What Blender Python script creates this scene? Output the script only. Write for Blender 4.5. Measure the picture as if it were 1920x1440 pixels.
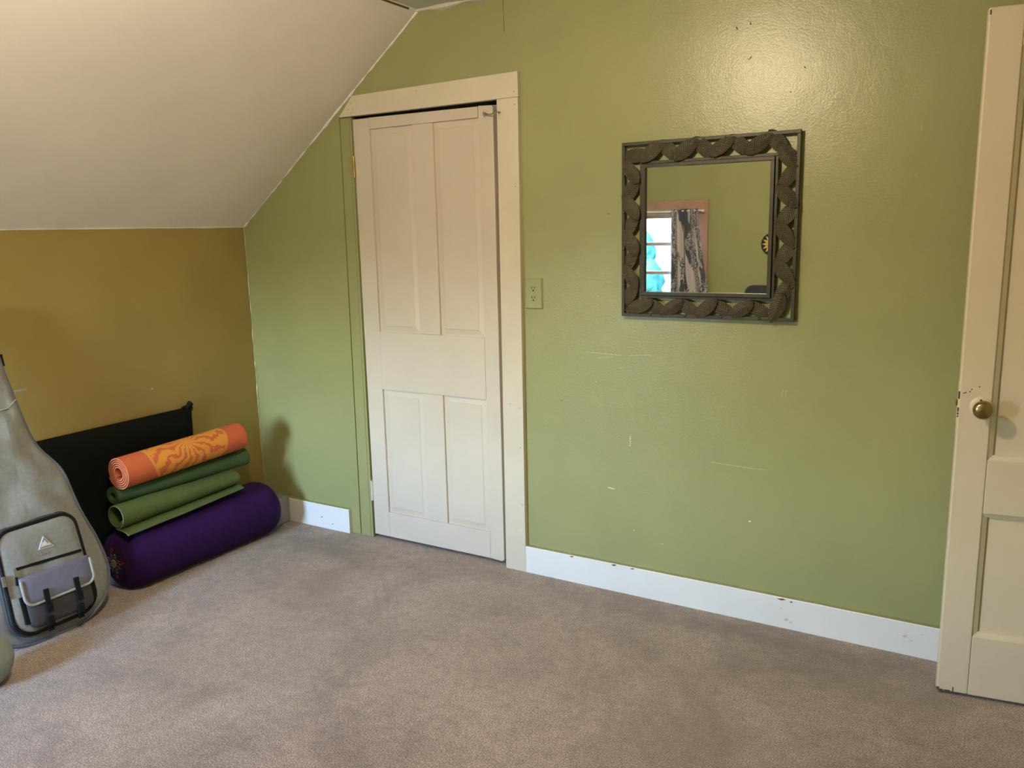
import bpy, bmesh, math, random
from mathutils import Vector, Matrix, noise

random.seed(7)
for o in list(bpy.data.objects):
    bpy.data.objects.remove(o)
scene = bpy.context.scene
COL = scene.collection
PI = math.pi

# ------------------------------------------------------------------ camera
cam_data = bpy.data.cameras.new('camera')
cam = bpy.data.objects.new('camera', cam_data)
COL.objects.link(cam)
cam_data.sensor_width = 36.0
cam_data.lens = 1550.0 / 1920.0 * 36.0
cam_data.clip_start = 0.02
RIGHT = Vector((0.8593877, 0.5108361, -0.0223428))
UP = Vector((-0.0746743, 0.1686134, 0.9828496))
BACK = Vector((0.5058424, -0.8429804, 0.1830506))
M = Matrix((RIGHT, UP, BACK)).transposed().to_4x4()
M.translation = Vector((0.0, -2.919, 1.45))
cam.matrix_world = M
scene.camera = cam

# ------------------------------------------------------------------ view, sky, light
vs = scene.view_settings
vs.view_transform = 'Standard'
vs.look = 'None'
vs.gamma = 1.0
vs.use_curve_mapping = False
vs.exposure = 0.75

YB = -3.80                     # inner face of the window wall behind the camera
XL = -3.284                    # inner face of the knee wall
XR = 0.75
ZC = 2.346                     # flat ceiling
XS = -2.157                    # where the slope meets the flat ceiling
ZK = 1.496                     # top of the knee wall
WX0, WX1, WZ0, WZ1 = -2.95, -2.205, 0.58, 1.545   # window opening

world = bpy.data.worlds.new('world')
scene.world = world
world.use_nodes = True
wn = world.node_tree.nodes
wl = world.node_tree.links
wn.clear()
wo = wn.new('ShaderNodeOutputWorld')
wb = wn.new('ShaderNodeBackground')
sky = wn.new('ShaderNodeTexSky')
sky.sky_type = 'NISHITA'
sky.sun_disc = False
sky.sun_elevation = math.radians(48)
sky.sun_rotation = math.radians(0)
sky.air_density = 1.0
sky.dust_density = 3.6
sky.ozone_density = 1.0
wb.inputs['Strength'].default_value = 23.0
wl.new(sky.outputs[0], wb.inputs['Color'])
wl.new(wb.outputs[0], wo.inputs['Surface'])

pl = bpy.data.lights.new('window_portal', 'AREA')
pl.shape = 'RECTANGLE'
pl.size = WX1 - WX0
pl.size_y = WZ1 - WZ0
pl.cycles.is_portal = True
po = bpy.data.objects.new('window_portal', pl)
COL.objects.link(po)
po.location = ((WX0 + WX1) / 2, YB - 0.13, (WZ0 + WZ1) / 2)
po.rotation_euler = (PI / 2, 0, 0)      # faces +y, into the room

ll = bpy.data.lights.new('ceiling_bulb', 'POINT')
ll.energy = 45.0
ll.color = (1.0, 0.79, 0.53)
ll.shadow_soft_size = 0.055
lo = bpy.data.objects.new('ceiling_bulb', ll)
COL.objects.link(lo)
lo.location = (-1.19, -1.88, 2.24)

# ------------------------------------------------------------------ materials
def new_mat(name):
    m = bpy.data.materials.new(name)
    m.use_nodes = True
    return m, m.node_tree.nodes, m.node_tree.links, m.node_tree.nodes['Principled BSDF']

def coords(n, kind='Object'):
    t = n.new('ShaderNodeTexCoord')
    return t.outputs[kind]

def noise_node(n, l, scale, detail=4, rough=0.55, vec=None, dist=0.0):
    t = n.new('ShaderNodeTexNoise')
    t.inputs['Scale'].default_value = scale
    t.inputs['Detail'].default_value = detail
    t.inputs['Roughness'].default_value = rough
    t.inputs['Distortion'].default_value = dist
    if vec is not None:
        l.new(vec, t.inputs['Vector'])
    return t.outputs['Fac']

def ramp(n, l, fac, stops):
    r = n.new('ShaderNodeValToRGB')
    e = r.color_ramp.elements
    e[0].position, e[0].color = stops[0][0], (*stops[0][1], 1)
    e[1].position, e[1].color = stops[-1][0], (*stops[-1][1], 1)
    for p, c in stops[1:-1]:
        k = e.new(p)
        k.color = (*c, 1)
    l.new(fac, r.inputs['Fac'])
    return r.outputs['Color']

def mix_col(n, l, fac, a, b, mode='MIX'):
    x = n.new('ShaderNodeMix')
    x.data_type = 'RGBA'
    x.blend_type = mode
    if isinstance(fac, (int, float)):
        x.inputs[0].default_value = fac
    else:
        l.new(fac, x.inputs[0])
    for v, i in ((a, 6), (b, 7)):
        if isinstance(v, tuple):
            x.inputs[i].default_value = (*v, 1)
        else:
            l.new(v, x.inputs[i])
    return x.outputs[2]

def math_node(n, l, op, a, b=None, clamp=False):
    x = n.new('ShaderNodeMath')
    x.operation = op
    x.use_clamp = clamp
    for v, i in ((a, 0), (b, 1)):
        if v is None:
            continue
        if isinstance(v, (int, float)):
            x.inputs[i].default_value = v
        else:
            l.new(v, x.inputs[i])
    return x.outputs[0]

def bump(n, l, b, height, strength, dist, prev=None):
    k = n.new('ShaderNodeBump')
    k.inputs['Strength'].default_value = strength
    k.inputs['Distance'].default_value = dist
    l.new(height, k.inputs['Height'])
    if prev is not None:
        l.new(prev, k.inputs['Normal'])
    l.new(k.outputs[0], b.inputs['Normal'])
    return k.outputs[0]

def srgb(h):
    h = h.lstrip('#')
    c = [int(h[i:i + 2], 16) / 255 for i in (0, 2, 4)]
    return tuple(x / 12.92 if x <= 0.04045 else ((x + 0.055) / 1.055) ** 2.4 for x in c)

def scale_c(c, k):
    return tuple(x * k for x in c)

def paint(name, col, rough=0.4, var=0.06, peel=0.25, peel_scale=140.0, spec=0.5, coarse=2.5):
    m, n, l, b = new_mat(name)
    co = coords(n)
    f = noise_node(n, l, coarse, 5, 0.6, co)
    c = ramp(n, l, f, [(0.3, scale_c(col, 1 - var)), (0.7, scale_c(col, 1 + var))])
    l.new(c, b.inputs['Base Color'])
    b.inputs['Roughness'].default_value = rough
    b.inputs['Specular IOR Level'].default_value = spec
    if peel:
        p1 = bump(n, l, b, noise_node(n, l, peel_scale, 3, 0.6, co), peel, 0.002)
        bump(n, l, b, noise_node(n, l, 9.0, 3, 0.5, co), 0.12, 0.01, p1)
    return m

def plain(name, col, rough=0.6, metal=0.0, spec=0.5, fuzz=0.0, grain=0.0, grain_scale=300.0, var=0.08):
    m, n, l, b = new_mat(name)
    co = coords(n)
    f = noise_node(n, l, grain_scale * 0.12 if grain else 14.0, 4, 0.6, co)
    c = ramp(n, l, f, [(0.3, scale_c(col, 1 - var)), (0.7, scale_c(col, 1 + var))])
    l.new(c, b.inputs['Base Color'])
    b.inputs['Roughness'].default_value = rough
    b.inputs['Metallic'].default_value = metal
    b.inputs['Specular IOR Level'].default_value = spec
    if fuzz:
        b.inputs['Sheen Weight'].default_value = fuzz
        b.inputs['Sheen Roughness'].default_value = 0.5
        b.inputs['Sheen Tint'].default_value = (*[min(1, x * 2 + 0.1) for x in col], 1)
    if grain:
        bump(n, l, b, noise_node(n, l, grain_scale, 2, 0.6, co), grain, 0.002)
    return m

MAT = {}
MAT['green'] = paint('green_wall_paint', (0.318, 0.325, 0.146), 0.30, 0.05, 0.34, 130.0)
MAT['gold'] = paint('gold_wall_paint', (0.300, 0.222, 0.064), 0.5, 0.06, 0.2)
MAT['ceiling'] = paint('cream_ceiling_paint', (0.88, 0.82, 0.795), 0.6, 0.04, 0.2, 90.0, coarse=1.6)
MAT['ceiling_flat'] = paint('white_ceiling_paint', (0.72, 0.73, 0.72), 0.7, 0.08, 0.4, 60.0)
MAT['cream'] = paint('cream_door_paint', (0.63, 0.555, 0.465), 0.42, 0.05, 0.12, 60.0)
MAT['cream2'] = paint('cream_casing_paint', (0.65, 0.58, 0.465), 0.42, 0.06, 0.12, 60.0)
MAT['cream3'] = paint('tan_door_paint', (0.70, 0.60, 0.455), 0.4, 0.05, 0.12, 60.0)
MAT['white'] = paint('white_baseboard_paint', (0.80, 0.80, 0.79), 0.4, 0.04, 0.12, 60.0)
MAT['plaster'] = paint('rough_white_plaster', (0.62, 0.58, 0.50), 0.8, 0.15, 0.7, 60.0)
MAT['dark'] = plain('dark_recess', (0.035, 0.028, 0.022), 0.9)
MAT['crack'] = plain('dark_crack', (0.02, 0.016, 0.008), 0.9)
MAT['chip'] = plain('pale_paint_chip', (0.42, 0.43, 0.225), 0.45)
MAT['chipw'] = plain('white_paint_chip', (0.75, 0.74, 0.66), 0.5)
MAT['spot'] = plain('brown_nail_hole', (0.10, 0.075, 0.03), 0.8)
MAT['brass'] = plain('aged_brass', (0.42, 0.31, 0.14), 0.24, 1.0, var=0.3)
MAT['steel'] = plain('zinc_wire', (0.42, 0.40, 0.34), 0.35, 1.0)
MAT['iron'] = plain('bronze_brown_iron', (0.046, 0.041, 0.028), 0.45, 0.25, grain=0.2, grain_scale=200, var=0.2)
def make_leaf_metal():
    """bronze-green metal with fine side veins in relief (UV: along the leaf, across the leaf)"""
    m, n, l, b = new_mat('bronze_green_leaf_metal')
    uv = coords(n, 'UV')
    sep = n.new('ShaderNodeSeparateXYZ')
    l.new(uv, sep.inputs[0])
    ab = math_node(n, l, 'ABSOLUTE', sep.outputs[1])
    ph = math_node(n, l, 'MULTIPLY', math_node(n, l, 'SUBTRACT', sep.outputs[0], math_node(n, l, 'MULTIPLY', ab, 0.17)), 92.0)
    ph = math_node(n, l, 'ADD', ph, math_node(n, l, 'MULTIPLY', noise_node(n, l, 9.0, 2, 0.5, uv), 3.0))
    vein = math_node(n, l, 'POWER', math_node(n, l, 'ABSOLUTE', math_node(n, l, 'SINE', math_node(n, l, 'MULTIPLY', ph, 0.5))), 0.5)
    f = noise_node(n, l, 30.0, 4, 0.6, coords(n))
    c = ramp(n, l, f, [(0.3, (0.058, 0.048, 0.027)), (0.7, (0.100, 0.084, 0.050))])
    l.new(c, b.inputs['Base Color'])
    b.inputs['Roughness'].default_value = 0.55
    b.inputs['Metallic'].default_value = 0.15
    bump(n, l, b, vein, 0.85, 0.003)
    return m
MAT['leaf'] = make_leaf_metal()
MAT['pad'] = plain('black_nylon', (0.0042, 0.0058, 0.0042), 0.75, grain=0.3, grain_scale=500, spec=0.16)
MAT['black'] = plain('black_webbing', (0.0045, 0.0045, 0.0055), 0.65, grain=0.3, grain_scale=400, spec=0.22)
MAT['bolster'] = plain('purple_cotton', (0.024, 0.004, 0.066), 0.85, fuzz=0.12, grain=0.5, grain_scale=260, var=0.15, spec=0.2)
MAT['bolster_end'] = plain('dark_plum_cotton', (0.020, 0.004, 0.030), 0.85, fuzz=0.1, grain=0.4, grain_scale=260, spec=0.2)
MAT['mat_green_dark'] = plain('dark_green_foam', (0.045, 0.092, 0.030), 0.75, grain=0.35, grain_scale=420)
MAT['mat_green'] = plain('olive_green_foam', (0.078, 0.118, 0.028), 0.75, grain=0.35, grain_scale=420)
MAT['mat_edge'] = plain('pale_green_foam_edge', (0.20, 0.26, 0.12), 0.8)
MAT['block'] = plain('grey_foam', (0.25, 0.25, 0.26), 0.8, grain=0.4, grain_scale=300)
MAT['bag'] = plain('grey_nylon', (0.235, 0.238, 0.222), 0.55, grain=0.3, grain_scale=500, var=0.12)
MAT['bag_dark'] = plain('charcoal_nylon', (0.042, 0.042, 0.045), 0.65, grain=0.3, grain_scale=500)
MAT['bag_blue'] = plain('slate_lavender_nylon', (0.150, 0.155, 0.215), 0.6, grain=0.3, grain_scale=500)
MAT['piping'] = plain('slate_blue_piping', (0.125, 0.13, 0.19), 0.5)
MAT['trimcream'] = plain('pale_grey_binding', (0.33, 0.32, 0.27), 0.6)
MAT['logo'] = plain('white_print', (0.62, 0.62, 0.62), 0.5, var=0.02)
MAT['logogrey'] = plain('grey_print', (0.22, 0.22, 0.23), 0.5)
MAT['redprint'] = plain('faded_red_print', (0.27, 0.155, 0.12), 0.6)
MAT['chrome'] = plain('bright_metal', (0.6, 0.6, 0.62), 0.25, 1.0)
MAT['ball'] = plain('grey_green_rubber', (0.25, 0.28, 0.26), 0.5, grain=0.2, grain_scale=200)
MAT['red'] = plain('red_thread', (0.13, 0.010, 0.018), 0.8)  # red, blue and gold threads darkened for the shade on the bolster end
MAT['bluethread'] = plain('blue_grey_thread', (0.045, 0.05, 0.075), 0.8)
MAT['goldthread'] = plain('gold_thread', (0.18, 0.14, 0.035), 0.6)
MAT['wood'] = plain('pinkish_stained_wood', (0.40, 0.245, 0.18), 0.45, grain=0.15, grain_scale=60, var=0.15)
MAT['chair'] = plain('dark_slate_fabric', (0.022, 0.026, 0.036), 0.85, grain=0.3)
MAT['chairmetal'] = plain('black_plastic', (0.015, 0.015, 0.016), 0.4)
MAT['plaque_black'] = plain('black_glaze', (0.02, 0.014, 0.012), 0.35)
MAT['plaque_yellow'] = plain('pale_yellow_glaze', (0.72, 0.60, 0.24), 0.4)
MAT['plaque_orange'] = plain('amber_glaze', (0.72, 0.47, 0.15), 0.4)
MAT['grass'] = plain('lawn_grass', (0.010, 0.030, 0.022), 1.0, spec=0.0)
MAT['tree'] = plain('blue_green_foliage', (0.004, 0.020, 0.022), 1.0, var=0.4, spec=0.0)
MAT['bark'] = plain('bark', (0.06, 0.045, 0.03), 0.9)
MAT['rod'] = plain('white_rod_enamel', (0.75, 0.75, 0.75), 0.4)
MAT['chest'] = plain('brown_stained_pine', (0.20, 0.12, 0.07), 0.5, grain=0.15, grain_scale=60)


def make_glass():
    m, n, l, b = new_mat('window_glass')
    n.remove(b)
    out = n['Material Output']
    tr = n.new('ShaderNodeBsdfTransparent')
    tr.inputs[0].default_value = (0.93, 0.97, 0.97, 1)
    gl = n.new('ShaderNodeBsdfGlossy')
    gl.inputs['Roughness'].default_value = 0.02
    mx = n.new('ShaderNodeMixShader')
    mx.inputs[0].default_value = 0.06
    l.new(tr.outputs[0], mx.inputs[1])
    l.new(gl.outputs[0], mx.inputs[2])
    l.new(mx.outputs[0], out.inputs['Surface'])
    return m
MAT['glass'] = make_glass()

def make_mirror():
    m, n, l, b = new_mat('mirror_silver')
    b.inputs['Metallic'].default_value = 1.0
    b.inputs['Roughness'].default_value = 0.012
    f = noise_node(n, l, 6.0, 3, 0.5, coords(n))
    l.new(ramp(n, l, f, [(0.3, (0.86, 0.88, 0.86)), (0.7, (0.91, 0.92, 0.90))]), b.inputs['Base Color'])
    return m
MAT['mirror'] = make_mirror()

def make_carpet():
    m, n, l, b = new_mat('beige_brown_carpet')
    co = coords(n)
    tuft = noise_node(n, l, 215.0, 3, 0.72, co)
    fine = noise_node(n, l, 420.0, 2, 0.7, co)
    mid = noise_node(n, l, 28.0, 4, 0.6, co, 0.4)
    big = noise_node(n, l, 2.6, 5, 0.62, co, 0.6)
    base = ramp(n, l, tuft, [(0.36, (0.100, 0.066, 0.048)), (0.5, (0.325, 0.243, 0.193)), (0.64, (0.640, 0.530, 0.450))])
    c = mix_col(n, l, 1.0, base, ramp(n, l, big, [(0.32, (0.70, 0.66, 0.64)), (0.50, (0.97, 0.96, 0.96)), (0.68, (1.18, 1.18, 1.18))]), 'MULTIPLY')
    c = mix_col(n, l, 1.0, c, ramp(n, l, mid, [(0.32, (0.80, 0.78, 0.77)), (0.62, (1.09, 1.09, 1.09))]), 'MULTIPLY')
    # worn and soiled places on the pile (stains with a shape of their own)
    sep = n.new('ShaderNodeSeparateXYZ')
    l.new(co, sep.inputs[0])
    wob = noise_node(n, l, 7.0, 5, 0.7, co, 0.8)
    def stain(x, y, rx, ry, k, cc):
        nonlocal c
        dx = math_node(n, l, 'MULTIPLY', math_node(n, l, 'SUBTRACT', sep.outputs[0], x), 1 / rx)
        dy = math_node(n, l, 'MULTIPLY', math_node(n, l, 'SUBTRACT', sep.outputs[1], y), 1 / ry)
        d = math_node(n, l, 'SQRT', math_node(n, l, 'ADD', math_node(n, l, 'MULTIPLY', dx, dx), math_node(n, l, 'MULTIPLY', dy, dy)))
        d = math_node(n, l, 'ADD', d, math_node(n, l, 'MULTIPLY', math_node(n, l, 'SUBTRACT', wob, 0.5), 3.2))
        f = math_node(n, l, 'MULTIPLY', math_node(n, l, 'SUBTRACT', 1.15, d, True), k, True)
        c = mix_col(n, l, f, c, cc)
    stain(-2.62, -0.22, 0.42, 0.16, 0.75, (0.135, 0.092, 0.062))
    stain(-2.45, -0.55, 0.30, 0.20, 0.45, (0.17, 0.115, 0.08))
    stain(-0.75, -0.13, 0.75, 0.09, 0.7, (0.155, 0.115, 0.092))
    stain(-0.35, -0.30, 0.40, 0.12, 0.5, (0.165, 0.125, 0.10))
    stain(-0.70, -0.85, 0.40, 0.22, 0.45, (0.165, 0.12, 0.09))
    l.new(c, b.inputs['Base Color'])
    b.inputs['Roughness'].default_value = 0.95
    b.inputs['Specular IOR Level'].default_value = 0.1
    b.inputs['Sheen Weight'].default_value = 0.45
    b.inputs['Sheen Roughness'].default_value = 0.5
    h = math_node(n, l, 'ADD', tuft, math_node(n, l, 'MULTIPLY', fine, 0.5))
    p = bump(n, l, b, h, 0.75, 0.009)
    bump(n, l, b, mid, 0.25, 0.012, p)
    return m
MAT['carpet'] = make_carpet()

def make_orange():
    """orange foam, yellow medallion printed on the outer face (UV in metres)"""
    m, n, l, b = new_mat('orange_foam_with_print')
    uv = coords(n, 'UV')
    sep = n.new('ShaderNodeSeparateXYZ')
    l.new(uv, sep.inputs[0])
    x = math_node(n, l, 'SUBTRACT', sep.outputs[0], 0.318)
    y = math_node(n, l, 'SUBTRACT', sep.outputs[1], 0.245)
    r = math_node(n, l, 'SQRT', math_node(n, l, 'ADD', math_node(n, l, 'MULTIPLY', x, x), math_node(n, l, 'MULTIPLY', y, y)))
    th = math_node(n, l, 'ARCTAN2', y, x)
    wob = math_node(n, l, 'MULTIPLY', math_node(n, l, 'SUBTRACT', noise_node(n, l, 34.0, 1, 0.4, uv, 0.4), 0.5), 6.0)
    swirl = math_node(n, l, 'MULTIPLY', math_node(n, l, 'SINE', math_node(n, l, 'MULTIPLY', r, 60.0)), 1.3)
    a = math_node(n, l, 'ADD', math_node(n, l, 'MULTIPLY', th, 15.0), math_node(n, l, 'ADD', wob, swirl))
    pet = math_node(n, l, 'SINE', a)
    grow = math_node(n, l, 'MULTIPLY', math_node(n, l, 'SUBTRACT', 0.035, r), 14.0)
    leafm = math_node(n, l, 'GREATER_THAN', math_node(n, l, 'ADD', pet, math_node(n, l, 'MAXIMUM', grow, -0.25)), -0.68)
    rim = math_node(n, l, 'MULTIPLY', math_node(n, l, 'GREATER_THAN', r, 0.196), math_node(n, l, 'LESS_THAN', r, 0.207))
    inside = math_node(n, l, 'LESS_THAN', r, 0.207)
    mask = math_node(n, l, 'MULTIPLY', inside, math_node(n, l, 'MAXIMUM', leafm, rim))
    c = mix_col(n, l, mask, (0.60, 0.125, 0.040), (0.72, 0.29, 0.035))
    l.new(c, b.inputs['Base Color'])
    b.inputs['Roughness'].default_value = 0.75
    bump(n, l, b, noise_node(n, l, 420.0, 2, 0.6, coords(n)), 0.3, 0.002)
    return m
MAT['orange'] = make_orange()
MAT['orange_edge'] = plain('pink_orange_foam_edge', (0.62, 0.17, 0.075), 0.75)

def make_curtain():
    m, n, l, b = new_mat('damask_curtain_cloth')
    uv = coords(n, 'UV')
    f = noise_node(n, l, 9.0, 1.0, 0.4, uv, 2.2)
    band = math_node(n, l, 'SINE', math_node(n, l, 'MULTIPLY', f, 42.0))
    g = math_node(n, l, 'GREATER_THAN', band, 0.25)
    reg = math_node(n, l, 'GREATER_THAN', noise_node(n, l, 5.0, 2, 0.5, uv), 0.47)
    mp = n.new('ShaderNodeMapping')
    mp.inputs['Scale'].default_value = (9.0, 2.2, 1.0)
    l.new(uv, mp.inputs['Vector'])
    patch = math_node(n, l, 'GREATER_THAN', noise_node(n, l, 1.0, 2, 0.5, mp.outputs[0], 0.8), 0.56)
    k = math_node(n, l, 'MAXIMUM', math_node(n, l, 'MULTIPLY', g, reg), patch)
    l.new(mix_col(n, l, k, (0.065, 0.070, 0.095), (0.50, 0.46, 0.48)), b.inputs['Base Color'])
    b.inputs['Roughness'].default_value = 0.7
    b.inputs['Sheen Weight'].default_value = 0.2
    return m
MAT['curtain'] = make_curtain()

# ------------------------------------------------------------------ mesh helpers
class MB:
    """collects shapes; build() links them as one mesh object"""
    def __init__(s):
        s.v, s.f, s.m, s.uv = [], [], [], {}

    def add(s, verts, faces, mi=0):
        b = len(s.v)
        s.v += [tuple(p) for p in verts]
        s.f += [tuple(b + i for i in f) for f in faces]
        s.m += [mi] * len(faces)
        return b

    def box(s, x0, x1, y0, y1, z0, z1, mi=0, top=None):
        v = [(x, y, z) for z in (z0, z1) for y in (y0, y1) for x in (x0, x1)]
        f = [(0, 2, 3, 1), (4, 5, 7, 6), (0, 1, 5, 4), (1, 3, 7, 5), (3, 2, 6, 7), (2, 0, 4, 6)]
        s.add(v, f, mi)
        if top is not None:
            s.m[-5] = top
        return s

    def prism_y(s, poly, y0, y1, mi=0):
        """poly = [(x, z)...] extruded along y"""
        k = len(poly)
        v = [(x, y0, z) for x, z in poly] + [(x, y1, z) for x, z in poly]
        f = [tuple(range(k)), tuple(range(2 * k - 1, k - 1, -1))]
        f += [(i, i + k, (i + 1) % k + k, (i + 1) % k) for i in range(k)]
        s.add(v, f, mi)
        return s

    def prism_z(s, poly, z0, z1, mi=0):
        k = len(poly)
        v = [(x, y, z0) for x, y in poly] + [(x, y, z1) for x, y in poly]
        f = [tuple(range(k - 1, -1, -1)), tuple(range(k, 2 * k))]
        f += [(i, (i + 1) % k, (i + 1) % k + k, i + k) for i in range(k)]
        s.add(v, f, mi)
        return s

    def tube(s, path, r, seg=8, closed=False, mi=0):
        P = [Vector(p) for p in path]
        k = len(P)
        ref = Vector((0.31, 0.17, 0.93)).normalized()
        rings = []
        prev = None
        for i in range(k):
            if closed:
                t = P[(i + 1) % k] - P[i - 1]
            else:
                t = P[min(i + 1, k - 1)] - P[max(i - 1, 0)]
            t.normalize()
            if prev is None:
                a = t.cross(ref)
                if a.length < 1e-4:
                    a = t.cross(Vector((1, 0, 0)))
            else:
                a = prev - t * prev.dot(t)
            a.normalize()
            prev = a
            bb = t.cross(a)
            rr = r[i] if isinstance(r, (list, tuple)) else r
            rings.append([P[i] + rr * (math.cos(2 * PI * j / seg) * a + math.sin(2 * PI * j / seg) * bb) for j in range(seg)])
        v = [p for q in rings for p in q]
        f = []
        for i in range(k if closed else k - 1):
            for j in range(seg):
                a0, a1 = i * seg + j, i * seg + (j + 1) % seg
                i2 = (i + 1) % k
                f.append((a0, a1, i2 * seg + (j + 1) % seg, i2 * seg + j))
        if not closed:
            f.append(tuple(range(seg - 1, -1, -1)))
            f.append(tuple((k - 1) * seg + j for j in range(seg)))
        s.add(v, f, mi)
        return s

    def lathe(s, prof, origin, axis, seg=24, mi=0):
        """prof = [(radius, distance along axis)...]"""
        ax = Vector(axis).normalized()
        a = ax.orthogonal().normalized()
        bb = ax.cross(a)
        o = Vector(origin)
        v, f = [], []
        for r, h in prof:
            for j in range(seg):
                t = 2 * PI * j / seg
                v.append(o + ax * h + r * (math.cos(t) * a + math.sin(t) * bb))
        for i in range(len(prof) - 1):
            for j in range(seg):
                j2 = (j + 1) % seg
                f.append((i * seg + j, i * seg + j2, (i + 1) * seg + j2, (i + 1) * seg + j))
        f.append(tuple(range(seg - 1, -1, -1)))
        f.append(tuple((len(prof) - 1) * seg + j for j in range(seg)))
        s.add(v, f, mi)
        return s

    def build(s, name, mats, parent=None, smooth=False, bevel=0.0, bseg=2, angle=40):
        me = bpy.data.meshes.new(name)
        off = Vector((0, 0, 0))
        root = parent
        while root is not None and root.parent is not None:
            root = root.parent
        if root is not None and root.get('_world'):
            off = Vector(root.location)
        me.from_pydata([tuple(Vector(p) - off) for p in s.v], [], s.f)
        if not isinstance(mats, (list, tuple)):
            mats = [mats]
        for m in mats:
            me.materials.append(MAT[m])
        me.polygons.foreach_set('material_index', s.m)
        bm = bmesh.new()
        bm.from_mesh(me)
        bmesh.ops.recalc_face_normals(bm, faces=bm.faces)
        bm.to_mesh(me)
        bm.free()
        o = bpy.data.objects.new(name, me)
        COL.objects.link(o)
        if parent is not None:
            o.parent = parent
        if smooth:
            me.polygons.foreach_set('use_smooth', [True] * len(me.polygons))
            try:
                me.set_sharp_from_angle(angle=math.radians(angle))
            except Exception:
                pass
        if bevel:
            bv = o.modifiers.new('bevel', 'BEVEL')
            bv.width = bevel
            bv.segments = bseg
            bv.limit_method = 'ANGLE'
            bv.angle_limit = math.radians(35)
        return o

def tag(o, label=None, cat=None, group=None, kind=None):
    if label:
        o['label'] = label
    if cat:
        o['category'] = cat
    if group:
        o['group'] = group
    if kind:
        o['kind'] = kind
    return o

def empty(name, loc=(0, 0, 0), world=True):
    """Empty at a thing's base; with world=True the parts are given in room coordinates"""
    o = bpy.data.objects.new(name, None)
    o.empty_display_size = 0.05
    COL.objects.link(o)
    o.location = loc
    if world:
        o['_world'] = 1
    return o

def S(name, mb, mats, label, cat, **kw):
    return tag(mb.build(name, mats, **kw), label, cat, kind='structure')

# ================================================================== the room
def slope_z(x):
    return ZK + (x - XL) * (ZC - ZK) / (XS - XL)

S('floor', MB().box(XL - 0.1, XR + 0.1, YB - 0.1, 0.75, -0.06, 0.0), 'carpet',
  'beige brown cut-pile carpet covering the whole floor', 'floor')

# green wall with the closet opening
DX0, DX1, DZ1 = -2.636, -1.765, 1.962
T = 0.09
mb = MB()
mb.prism_y([(XL - 0.1, 0), (DX0, 0), (DX0 + 0.015, DZ1), (DX0 + 0.015, slope_z(DX0 + 0.015) + 0.06), (XL - 0.1, slope_z(XL - 0.1) + 0.06)], 0, T)
mb.prism_y([(DX0 + 0.015, DZ1), (DX1, DZ1), (DX1, ZC + 0.05), (XS - 0.05, ZC + 0.05), (DX0 + 0.015, slope_z(DX0 + 0.015) + 0.06)], 0, T)
mb.prism_y([(DX1, 0), (XR + 0.1, 0), (XR + 0.1, ZC + 0.05), (DX1, ZC + 0.05)], 0, T)
wall_front = S('wall_front', mb, 'green', 'glossy olive green wall with the closet door and mirror', 'wall')

S('wall_left', MB().box(XL - 0.1, XL, YB - 0.1, 0.0, 0, ZK + 0.01), 'gold',
  'low mustard gold knee wall under the sloped ceiling', 'wall')
S('wall_right', MB().box(XR, XR + 0.1, YB - 0.1, 0.0, 0, ZC), 'green', 'green side wall behind the open door', 'wall')

# sloped ceiling, very slightly uneven plaster
mb = MB()
NX, NY = 14, 30
for top in (0, 1):
    vs_ = []
    for i in range(NX + 1):
        for j in range(NY + 1):
            x = XL - 0.03 + (XS - XL + 0.03) * i / NX
            y = YB - 0.05 + (0.02 - YB + 0.05) * j / NY
            z = slope_z(x)
            if top == 0:
                e = 0.0 if i in (0, NX) else 0.006 * noise.noise((x * 2.1, y * 1.7, 3.3))
                z += e
            else:
                z += 0.09
            vs_.append((x, y, z))
    fs_ = [(i * (NY + 1) + j, i * (NY + 1) + j + 1, (i + 1) * (NY + 1) + j + 1, (i + 1) * (NY + 1) + j) for i in range(NX) for j in range(NY)]
    mb.add(vs_, fs_)
S('ceiling_slope', mb, 'ceiling', 'cream painted sloping ceiling above the gold knee wall', 'ceiling', smooth=True)
S('ceiling', MB().box(XS - 0.012, XR + 0.1, YB - 0.1, 0.02, ZC, ZC + 0.08), 'ceiling_flat',
  'flat white ceiling at the top of the slope', 'ceiling')

for y0, y1, w in ((-0.34, -0.06, 0.004), (-0.75, -0.36, 0.003), (-1.4, -0.78, 0.003)):
    MB().box(XS - 0.008, XS - 0.008 + w, y0, y1, ZC - 0.0095, ZC + 0.001).build('crack', 'spot', bpy.data.objects['ceiling'])

# window wall behind the camera (seen in the mirror)
mb = MB()
y0, y1 = YB - 0.13, YB
mb.prism_y([(XL - 0.1, 0), (WX0, 0), (WX0, slope_z(WX0) + 0.06), (XL - 0.1, slope_z(XL - 0.1) + 0.06)], y0, y1)
mb.box(WX0, WX1, y0, y1, 0, WZ0)
mb.prism_y([(WX0, WZ1), (WX1, WZ1), (WX1, slope_z(WX1) + 0.04), (WX0, slope_z(WX0) + 0.04)], y0, y1)
mb.prism_y([(WX1, 0), (XR + 0.1, 0), (XR + 0.1, ZC + 0.05), (XS - 0.02, ZC + 0.05), (WX1, slope_z(WX1) + 0.06)], y0, y1)
S('wall_back', mb, 'green', 'green wall with a window, reflected in the mirror', 'wall')

# closet interior behind the panelled door
mb = MB()
mb.box(-2.9, -1.5, 0.70, 0.75, 0, 2.3)
mb.box(-2.95, -2.9, T, 0.75, 0, 2.3)
mb.box(-1.5, -1.45, T, 0.75, 0, 2.3)
mb.box(-2.95, -1.45, T, 0.75, 2.3, 2.36)
S('wall_closet', mb, 'dark', 'dark closet interior behind the four-panel door', 'wall')

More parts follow.
